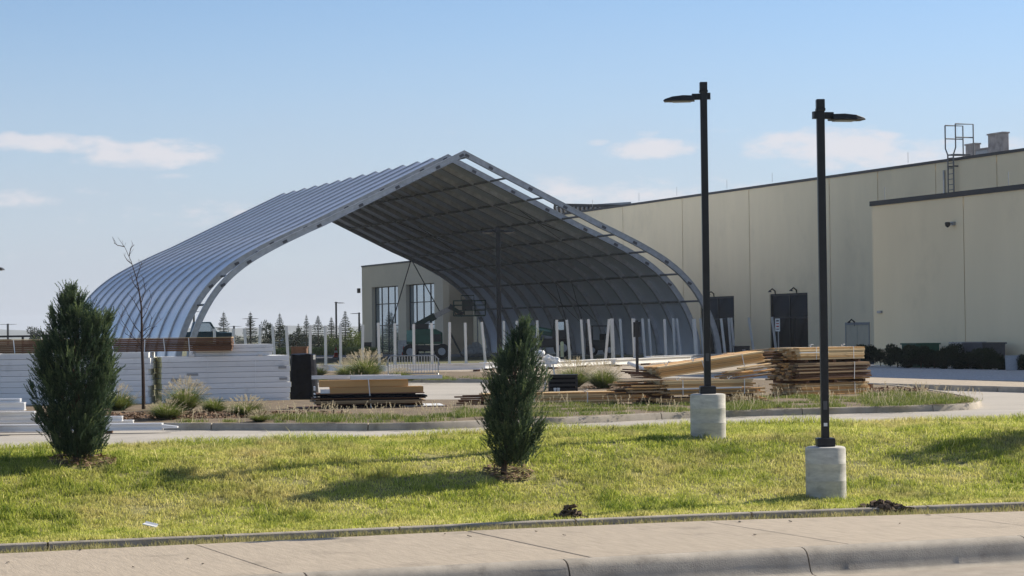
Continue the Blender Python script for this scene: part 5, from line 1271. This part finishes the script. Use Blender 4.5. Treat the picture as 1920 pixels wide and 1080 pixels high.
# ------------------------------------------------------------------ crowd barrier, cones, signs
def barrier():
    p = atz(775, 711, LZ + .14); sc = FPX / p.y; t = thing('crowd_barrier', p, 'galvanised steel crowd barrier on the far planted strip', 'barrier', None, rad(-2)); w, h = 94 / sc, 44 / sc; r = .022
    MB().tube([(-w / 2, 0, .16), (-w / 2, 0, h - .12), (-w / 2 + .1, 0, h), (w / 2 - .1, 0, h), (w / 2, 0, h - .12), (w / 2, 0, .16)], r, 6).build('frame', 'grey_steel', t, smooth=True); MB().tube([(-w / 2, 0, .2), (w / 2, 0, .2)], r, 6).build('bottom_rail', 'grey_steel', t)
    for i in range(1, 18): x = -w / 2 + w * i / 18; MB().tube([(x, 0, .2), (x, 0, h)], .012, 5).build('rod', 'grey_steel', t)
    for x in (-w / 2, w / 2): MB().tube([(x, -.25, 0), (x, -.05, .2), (x, .05, .2), (x, .25, 0)], r, 5).build('foot', 'grey_steel', t)
    for x in (-w / 2 - .04, w / 2 + .04): MB().tube([(x, 0, h - .25), (x, 0, h - .35)], .02, 5).build('hook', 'grey_steel', t)
barrier()
def cone(px, py, Y, lb):
    p = atY(px, py, Y); t = thing('traffic_cone', p, lb, 'traffic cone', 'traffic cones'); s = Y / 150
    brick('base', 'black_metal', t, (0, 0, .03), (.5, .5, .05)); MB().lathe([(.2, .055), (.05, .8), (.03, .86)], 14).build('cone_body', 'cone_orange', t, smooth=True); MB().lathe([(.142, .40), (.105, .58)], 14).build('reflective_band', 'white_paint', t); brick('handle', 'grey_steel', t, (0, 0, .98), (.03, .03, .22))
cone(630, 671, 172, 'orange traffic cone left of the far building, on the dark paving'); cone(757, 669, 178, 'orange traffic cone in front of the right tall window')
p = atz(1195, 700, LZ); t = thing('sign_post', p, 'black sign post seen from behind between the white posts', 'sign'); sc = FPX / p.y; h = 98 / sc; brick('pole', 'black_metal', t, (0, 0, h / 2), (.12, .08, h)); brick('sign_back', 'black_metal', t, (.01, .06, h - .35), (.3, .03, .62)); brick('pole_cap', 'black_metal', t, (0, 0, h + .01), (.13, .09, .02))
b = atY(1460, 664, 140); t = thing('parking_sign', b, 'small white sign on a thin post before the right glazed entrance', 'sign'); zt = atY(1457, 597, 140).z - b.z; brick('pole', 'grey_steel', t, (0, 0, zt / 2), (.07, .05, zt)); brick('sign_plate', 'white_paint', t, (-.05, -.045, zt - .42), (.30, .02, .82)); 
for k, (hh, mm) in enumerate(((.10, 'plate'), (.06, 'sign_red'), (.08, 'sign_red'), (.06, 'plate'))): brick('sign_mark', mm, t, (-.05, -.058, zt - .15 - .18 * k), (.17, .006, hh))
b = atY(1391, 665, 138); t = thing('black_bin', b, 'low black box against the wall between the two glazed entrances', 'box'); brick('body', 'black_metal', t, (0, 0, .25), (.95, .5, .48)); brick('lid', 'black_metal', t, (0, 0, .52), (1.0, .55, .06)); brick('tag', 'hvac', t, (.1, -.26, .28), (.2, .02, .1))
# benches and small stuff by the middle juniper
p = atz(1056, 736, IZ); sc = FPX / p.y; t = thing('slatted_rack', p, 'black slatted metal rack behind the yellow planks', 'rack'); w, h = 52 / sc, 30 / sc
for x in (-w / 2, w / 2):
    for y in (0, .4): brick('leg', 'black_metal', t, (x, y, h / 2), (.04, .04, h))
for i, z in enumerate((.08, .2, .32, h)): brick('slat', 'black_metal', t, (0, .0, z), (w, .03, .06)); brick('slat', 'black_metal', t, (0, .4, z), (w, .03, .06))
brick('top_board', 'black_metal', t, (0, .2, h + .04), (w + .06, .5, .03)); brick('back_panel', 'tarp_black', t, (0, .36, h / 2), (w - .05, .02, h - .06))
for i, x in enumerate((-.22, -.13)):
    c = thing('paper_cup', p + Vector((x, -.09, .0)), ('left' if i == 0 else 'right') + ' white cup standing in front of the black slatted rack', 'cup', 'white cups by the rack'); MB().lathe([(.03, 0), (.04, .11)], 10).build('cup_body', 'white_paint', c, smooth=True); MB().lathe([(.043, .11), (.043, .12), (.035, .13)], 10).build('lid', 'white_paint', c)
def lump(name, mat, parent, c, s, seed, n=2):
    import bmesh
    bm = bmesh.new(); bmesh.ops.create_icosphere(bm, subdivisions=n, radius=1)
    for v in bm.verts:
        k = 1 + .35 * mnoise.noise(v.co * 1.6 + Vector((seed, 0, 0))) + .18 * mnoise.noise(v.co * 4 + Vector((0, seed, 0))); v.co = Vector((v.co.x * s[0] * k, v.co.y * s[1] * k, v.co.z * s[2] * k))
    me = bpy.data.meshes.new(name); bm.to_mesh(me); bm.free(); me.materials.append(MATS[mat]); o = bpy.data.objects.new(name, me); COL.objects.link(o); o.location = c; o.parent = parent; return o
p = atz(1020, 735, IZ); t = thing('plastic_sheet', p, 'crumpled white plastic on a small white trestle right of the juniper', 'plastic'); brick('trestle_leg', 'white_paint', t, (.05, 0, .38), (.04, .04, .78), 0, 0, .12); brick('trestle_leg', 'white_paint', t, (.3, 0, .38), (.04, .04, .78), 0, 0, -.12); brick('trestle_top', 'white_paint', t, (.17, 0, .78), (.4, .2, .04))
for i, (x, z) in enumerate(((-.1, 1.05), (.12, .92), (-.25, .98), (.3, .86))): lump('crumple', 'white_paint', t, (x, .05 * i, z), (.17, .12, .10), i)
p = atz(938, 742, IZ); t = thing('pale_box', p, 'pale grey box mostly hidden behind the middle juniper', 'box'); brick('box_body', 'foam_white', t, (0, 0, .25), (.35, .35, .48)); brick('box_lid', 'plate', t, (-.02, 0, .52), (.3, .36, .05))
# utility cabinets and the leaning panel by the annex
def cabinet(px0, px1, yt, yb, lb, mat='grey_steel', dp=1.0):
    q = wall_at((px0 + px1) / 2, yb, BP - 1.1); z0 = LZ + .15; sA, sB = S_of(wall_at(px0, yb, BP - 1.1)), S_of(wall_at(px1, yb, BP - 1.1)); zt = wall_at((px0 + px1) / 2, yt, BP - 1.1).z
    t = thing('utility_cabinet', WP((sA + sB) / 2, BP - 1.1, z0), lb, 'cabinet', 'utility cabinets by the annex', TH); L = abs(sA - sB)
    brick('cabinet_body', mat, t, (0, .0, (zt - z0) / 2), (dp, L, zt - z0)); brick('cabinet_top', mat, t, (0, 0, zt - z0 + .03), (dp + .1, L + .08, .06)); brick('door_seam', 'plate', t, (-dp / 2 - .004, 0, (zt - z0) / 2), (.006, .03, (zt - z0) * .9))
cabinet(1712, 1741, 646, 688, 'dark green square utility cabinet among the shrubs', 'lift_green'); cabinet(1804, 1826, 644, 690, 'left grey cabinet of the pair under the wall joint', 'grey_steel'); cabinet(1828, 1864, 645, 691, 'right darker cabinet of the pair under the wall joint', 'plate')
q = wall_at(1900, 693, BP - 2.2); t = thing('leaning_panel', Vector((q.x, q.y, LZ + .2)), 'small grey panel leaning back by the shrubs near the right edge', 'panel', None, TH - .5); brick('panel_sheet', 'grey_steel', t, (0, 0, .25), (.55, .05, .55), 0, -.35); brick('prop', 'strut_metal', t, (.2, .3, .25), (.04, .04, .65), 0, .6)

# ------------------------------------------------------------------ machines under the shelter
def wheel(t, c, r, w, rz=0.0):
    a = Vector((math.sin(rz), -math.cos(rz), 0)); d = Vector((0, 1, 0)); o = MB().tube([(0, -w / 2, 0), (0, -w * .42, 0), (0, w * .42, 0), (0, w / 2, 0)], [r * .9, r, r, r * .9], 18).build('wheel', 'tyre', t, smooth=True); o.location = c; o.rotation_euler = (0, 0, rz); MB().tube([(0, -w / 2 - .02, 0), (0, w / 2 + .02, 0)], r * .5, 12).build('rim', 'grey_steel', o); return o
p = atY(800, 673, 146); p.z = LZ; t = thing('boom_lift', p, 'green boom lift with raised arm and basket under the shelter', 'boom lift')
for x in (-1.05, 1.05):
    for y in (-.95, .95): wheel(t, (x, y, .5), .5, .38)
MB().box((0, 0, .72), (2.7, 1.5, .42)).build('chassis', 'black_metal', t, bevel=.05)
m = MB(); m.prism([(-1.3, -.85, 1.0), (1.05, -.85, 1.0), (1.05, -.85, 1.75), (.6, -.85, 2.0), (-1.0, -.85, 2.0), (-1.3, -.85, 1.7)], (0, 1.7, 0)); m.build('turntable', 'lift_green', t, bevel=.06)
brick('side_panel', 'lift_teal', t, (-1.0, -.87, 1.55), (.55, .03, .75)); brick('side_panel', 'black_metal', t, (.7, -.87, 1.4), (.6, .03, .5)); brick('turret', 'black_metal', t, (-.2, 0, 2.15), (.7, .7, .4))
MB().bar((-.75, 0, 2.15), (.6, -.1, 2.86), .34, .46).build('boom', 'lift_dark', t, bevel=.03); MB().bar((.5, -.1, 2.81), (1.75, -.15, 3.42), .24, .32).build('boom_extension', 'hvac', t); MB().bar((-.55, -.2, 2.0), (.25, -.22, 2.5), .12, .12).build('lift_cylinder', 'grey_steel', t); MB().bar((1.7, -.15, 3.4), (2.35, -.15, 3.0), .22, .26).build('jib', 'lift_dark', t)
for px_, pz in ((1.7, 3.42), (-.7, 2.12), (2.3, 3.0)): brick('joint', 'black_metal', t, (px_, -.12, pz), (.34, .4, .34), 0, 0, .5)
m = MB(); x0, x1, z0, z1 = 1.85, 3.95, 2.85, 3.85
m.box(((x0 + x1) / 2, -.3, z0), (x1 - x0, 1.0, .1)); bas = m.build('basket_floor', 'lift_dark', t)
for z in (z0 + .35, z0 + .7, z1):
    m = MB()
    for y in (-.8, .2): m.bar((x0, y, z), (x1, y, z), .065)
    for x in (x0, x1): m.bar((x, -.8, z), (x, .2, z), .05)
    m.build('guard_rail', 'lift_dark', t)
for x in (x0, lerp(x0, x1, .33), lerp(x0, x1, .67), x1):
    for y in (-.8, .2): m = MB(); m.bar((x, y, z0), (x, y, z1), .065); m.build('guard_post', 'lift_dark', t)
MB().box((2.75, -.5, 3.55), (.7, .3, .75)).build('control_box', 'black_metal', t, bevel=.04); MB().tube([(2.35, -.3, 3.85), (2.35, -.3, 4.2), (3.2, -.3, 4.2), (3.2, -.3, 3.85)], .035, 5).build('hoop', 'lift_dark', t); m = MB(); m.tube([(1.8, -.2, 3.3), (2.0, -.7, 2.9), (2.5, -.75, 3.1), (2.7, -.6, 3.3)], .04, 5); m.build('hose', 'black_metal', t)
# telehandler
p = atY(1022, 671, 150); p.z = LZ; t = thing('telehandler', p, 'dark telehandler with green boom parked right of the juniper tip', 'telehandler')
for x in (-.95, 1.2):
    for y in (-.9, .9): wheel(t, (x, y, .6), .6, .42)
MB().box((.1, 0, .95), (3.1, 1.4, .6)).build('chassis', 'black_metal', t, bevel=.06); m = MB(); m.prism([(.5, -.85, 1.25), (1.5, -.85, 1.25), (1.5, -.85, 2.1), (1.3, -.85, 2.55), (.6, -.85, 2.55)], (0, .85, 0)); cab_ = m.build('cab', 'black_metal', t, bevel=.03); brick('cab_window', 'glass_sky', cab_, (1.0, -.865, 2.1), (.6, .02, .55)); m = MB(); m.bar((-1.0, .15, 1.95), (1.6, .15, 1.4), .45, .5); m.build('boom', 'lift_green', t, bevel=.04); brick('stripe', 'lift_teal', t, (-.15, -.09, 1.86), (1.2, .02, .12), 0, 0, .21); MB().box((-1.3, .1, 1.6), (.5, 1.0, 1.1)).build('engine_cover', 'black_metal', t, bevel=.05)
brick('mudguard', 'black_metal', t, (-.95, -.9, 1.28), (1.0, .45, .06)); brick('mudguard', 'black_metal', t, (1.2, -.9, 1.28), (1.0, .45, .06))
p = atY(1126, 670, 152); p.z = LZ; t = thing('forklift', p, 'dark forklift with upright mast parked behind the crossed posts', 'forklift')
for x in (-.6, .6):
    for y in (-.6, .6): wheel(t, (x, y, .4), .4, .3)
MB().box((0, 0, .75), (1.7, 1.2, .7)).build('chassis', 'black_metal', t, bevel=.06); MB().box((.55, 0, 1.2), (.5, 1.1, .4)).build('counterweight', 'black_metal', t, bevel=.08)
for x in (-.55, .65):
    for y in (-.5, .5): brick('cab_pillar', 'black_metal', t, (x, y, 1.5), (.07, .07, 1.1))
brick('overhead_guard', 'black_metal', t, (.05, 0, 2.07), (1.4, 1.15, .07)); brick('seat', 'tarp_black', t, (.2, 0, 1.3), (.5, .5, .45))
for y in (-.35, .35): brick('mast', 'black_metal', t, (-.95, y, 1.2), (.12, .1, 2.2)); brick('fork', 'strut_metal', t, (-1.5, y, .12), (1.0, .1, .05))
# bags, bollard and prop beside them
p = atY(890, 668, 158); p.z = LZ; t = thing('plastic_bags', p, 'heap of grey plastic bags by the right back foot of the shelter', 'bags')
for i, (x, z, s) in enumerate(((-.5, .3, .45), (.2, .35, .5), (.8, .25, .4), (.1, .75, .38), (-.25, .65, .3))): lump('bag', 'bag_white', t, (x, .1 * i, z), (s, s * .8, s * .7), i + 5, 3)
p = atY(1054, 669, 147); p.z = LZ; t = thing('yellow_bollard', p, 'small yellow bollard in the dark beside the telehandler', 'bollard'); MB().lathe([(.12, 0), (.12, .95), (.09, 1.03), (.03, 1.06)], 12).build('bollard_sleeve', 'foam_core', t, smooth=True); brick('bollard_base', 'grey_steel', t, (0, 0, .01), (.3, .3, .02))
a = atY(866, 673, 158); a.z = LZ; t = thing('steel_prop', a, 'dark prop leaning behind the boom lift near the small door', 'prop'); MB().bar((0, 0, .05), (-.85, .4, 1.8), .1, .1).build('prop_bar', 'plate', t); brick('prop_foot', 'plate', t, (0, 0, .02), (.3, .3, .04))
a = atY(896, 665, 168); a.z = LZ - .05; t = thing('support_pole', a, 'thin pale pole beneath the lift basket', 'pole'); MB().tube([(0, 0, 0), (0, 0, 3.1)], .06, 6).build('pole_shaft', 'aluminium', t); brick('pole_foot', 'grey_steel', t, (0, 0, .02), (.3, .3, .04))
b = atY(690, 661, 225); t = thing('black_bin', Vector((b.x, b.y, FZ)), 'black bin at the left corner of the far building', 'bin'); brick('body', 'black_metal', t, (0, 0, .6), (.75, .7, 1.18)); brick('lid', 'black_metal', t, (0, 0, 1.22), (.8, .75, .06))
b = atY(755, 661, 212); t = thing('concrete_block', Vector((b.x, b.y, FZ)), 'grey concrete block between the two tall windows', 'block'); brick('block_body', 'concrete_base', t, (0, 0, .7), (.9, .7, 1.4)); brick('block_cap', 'concrete_base', t, (0, 0, 1.43), (.96, .76, .06))
# vehicles far behind
def car(px, py, Y, L, mat, lb, name='parked_car', rz=0.0, H=1.45, truck=False):
    p = atY(px, py, Y); t = thing(name, p, lb, 'car' if not truck else 'truck', None, rz); W = 1.8
    prof_ = [(-L / 2, .35), (L / 2, .35), (L / 2, .8), (L * .3, .95), (L * .15, H), (-L * .25, H), (-L * .38, .98), (-L / 2, .9)] if not truck else [(-L / 2, .45), (L / 2, .45), (L / 2, 1.1), (L * .25, 1.2), (L * .16, H), (-L * .1, H), (-L * .14, 1.2), (-L / 2, 1.2)]
    m = MB(); m.prism([(x, -W / 2, z) for x, z in prof_], (0, W, 0)); b_ = m.build('body', mat, t, bevel=.08); m = MB(); zl = 1.0 if not truck else 1.22
    m.prism([(L * .26 if not truck else L * .22, -W / 2 - .012, zl), (L * .13, -W / 2 - .012, H - .1), (-L * .22 if not truck else -L * .08, -W / 2 - .012, H - .1), (-L * .33 if not truck else -L * .11, -W / 2 - .012, zl)], (0, .01, 0)); m.build('side_window', 'glass_sky', t)
    for x in (-L * .3, L * .3):
        for y in (-W / 2 + .1, W / 2 - .1): wheel(t, (x, y, .34), .34, .22)
    brick('headlight', 'white_paint', t, (L / 2 - .02, -W / 2 + .25, .72), (.08, .25, .14)); brick('headlight', 'white_paint', t, (L / 2 - .02, W / 2 - .25, .72), (.08, .25, .14))
car(548, 654, 290, 4.4, 'car_paint', 'grey parked car half hidden between the spruces', rz=.3)
car(375, 650, 178, 5.4, 'teal_paint', 'dark blue pickup parked behind the left foot of the shelter', 'parked_truck', .2, 2.0, True)

# ------------------------------------------------------------------ litter
p = on_lawn(282, 996); t = thing('paper_scrap', p + Vector((0, -.03, .07)), 'white folded paper scrap lying in the grass at lower left', 'litter', None, -.5); o = brick('scrap_sheet', 'paper', t, (0, 0, .015), (.21, .06, .012), 0, .15, .15); brick('scrap_fold', 'paper', t, (.0, .03, .03), (.2, .05, .006), 0, .5, .15)
def heap(px, py, rx, h, n, lb, seed):
    p = atz(px, py, -.06); rng = random.Random(seed); t = thing('bark_heap', p, lb, 'bark heap', 'bark heaps on the lawn edging')
    for i in range(n):
        a = rng.uniform(0, 6.28); r = rng.random() ** .7; x, y = rx * r * math.cos(a), .16 * r * math.sin(a); z = h * (1 - r) * rng.uniform(.3, 1)
        l = rng.uniform(.06, .17); brick('bark_piece', 'clod', t, (x, y, z + .03), (l, l * rng.uniform(.3, .55), rng.uniform(.012, .035)), rng.uniform(0, 3.1), rng.uniform(-.6, .6), rng.uniform(-.6, .6))
    for i in range(9): 
        a = rng.uniform(0, 6.28); r = rng.random() * .6; lump('soil_clod', 'clod', t, (rx * r * math.cos(a), .1 * math.sin(a), h * (1 - r) * .45), (rng.uniform(.05, .11), .07, rng.uniform(.05, .09)), i + seed, 2)
heap(1068, 982, .24, .26, 110, 'tall clump of torn bark beside the edging in the middle', 1); heap(1652, 962, .5, .17, 170, 'wide low heap of bark pieces below the right lamp post footing', 2)
rng = random.Random(6)
FL = ['dark fallen leaf on the walk, %s from the left' % o for o in ORD]
lp = sorted([(15, 1055), (150, 1032), (250, 1064), (352, 1048), (380, 1058), (834, 1002), (880, 1006), (1005, 997), (1058, 1004), (1387, 979), (1415, 1003), (1482, 978), (1687, 982), (1740, 966)])
for i, (px, py) in enumerate(lp):
    q = atz(px, py, .006); q.z = .006
    m = MB(); s = rng.uniform(.02, .045); m.prism([(-s, 0, 0), (-s * .2, s * .5, .004), (s, .1 * s, .012), (-s * .1, -s * .5, .002)], (0, 0, .006)); o = m.build('fallen_leaf', 'stain'); o.location = q; o.rotation_euler = (0, 0, rng.uniform(0, 6)); tag(o, FL[i], 'leaf', 'fallen leaves on the sidewalk')

# ================================================================== FAR HILLS
def hills():
    m = MB(); n = 200
    for i in range(n + 1):
        a = rad(-60 + 120 * i / n); x, y = 5200 * math.sin(a), 5200 * math.cos(a); hgt = 17 + 10 * mnoise.noise(Vector((a * 14, 0, 0))) + 8 * mnoise.noise(Vector((a * 45, 2, 0)))
        m.v += [(x * .93, y * .93, -2.2), (x, y, hgt), (x * 1.1, y * 1.1, -2.2)]
    for i in range(n): q = i * 3; m.f += [(q, q + 3, q + 4, q + 1), (q + 1, q + 4, q + 5, q + 2)]
    tag(m.build('hills', 'hill', smooth=True), kind='structure')
hills()
# air: a thin even haze over the whole place
def haze():
    o = MB().box((0, 0, 29), (13000, 13000, 66)).build('haze', 'joint'); o.data.materials.clear()
    m = bpy.data.materials.new('haze_air'); m.use_nodes = True; nt = m.node_tree; nt.nodes.clear(); v = nt.nodes.new('ShaderNodeVolumePrincipled'); out = nt.nodes.new('ShaderNodeOutputMaterial'); nt.links.new(v.outputs[0], out.inputs['Volume'])
    v.inputs['Color'].default_value = (.86, .92, 1, 1); v.inputs['Density'].default_value = HAZE; v.inputs['Anisotropy'].default_value = .2
    o.data.materials.append(m); tag(o, 'thin pale haze in the air over the whole site', 'haze', kind='stuff')
HAZE = 1.4e-4
haze()
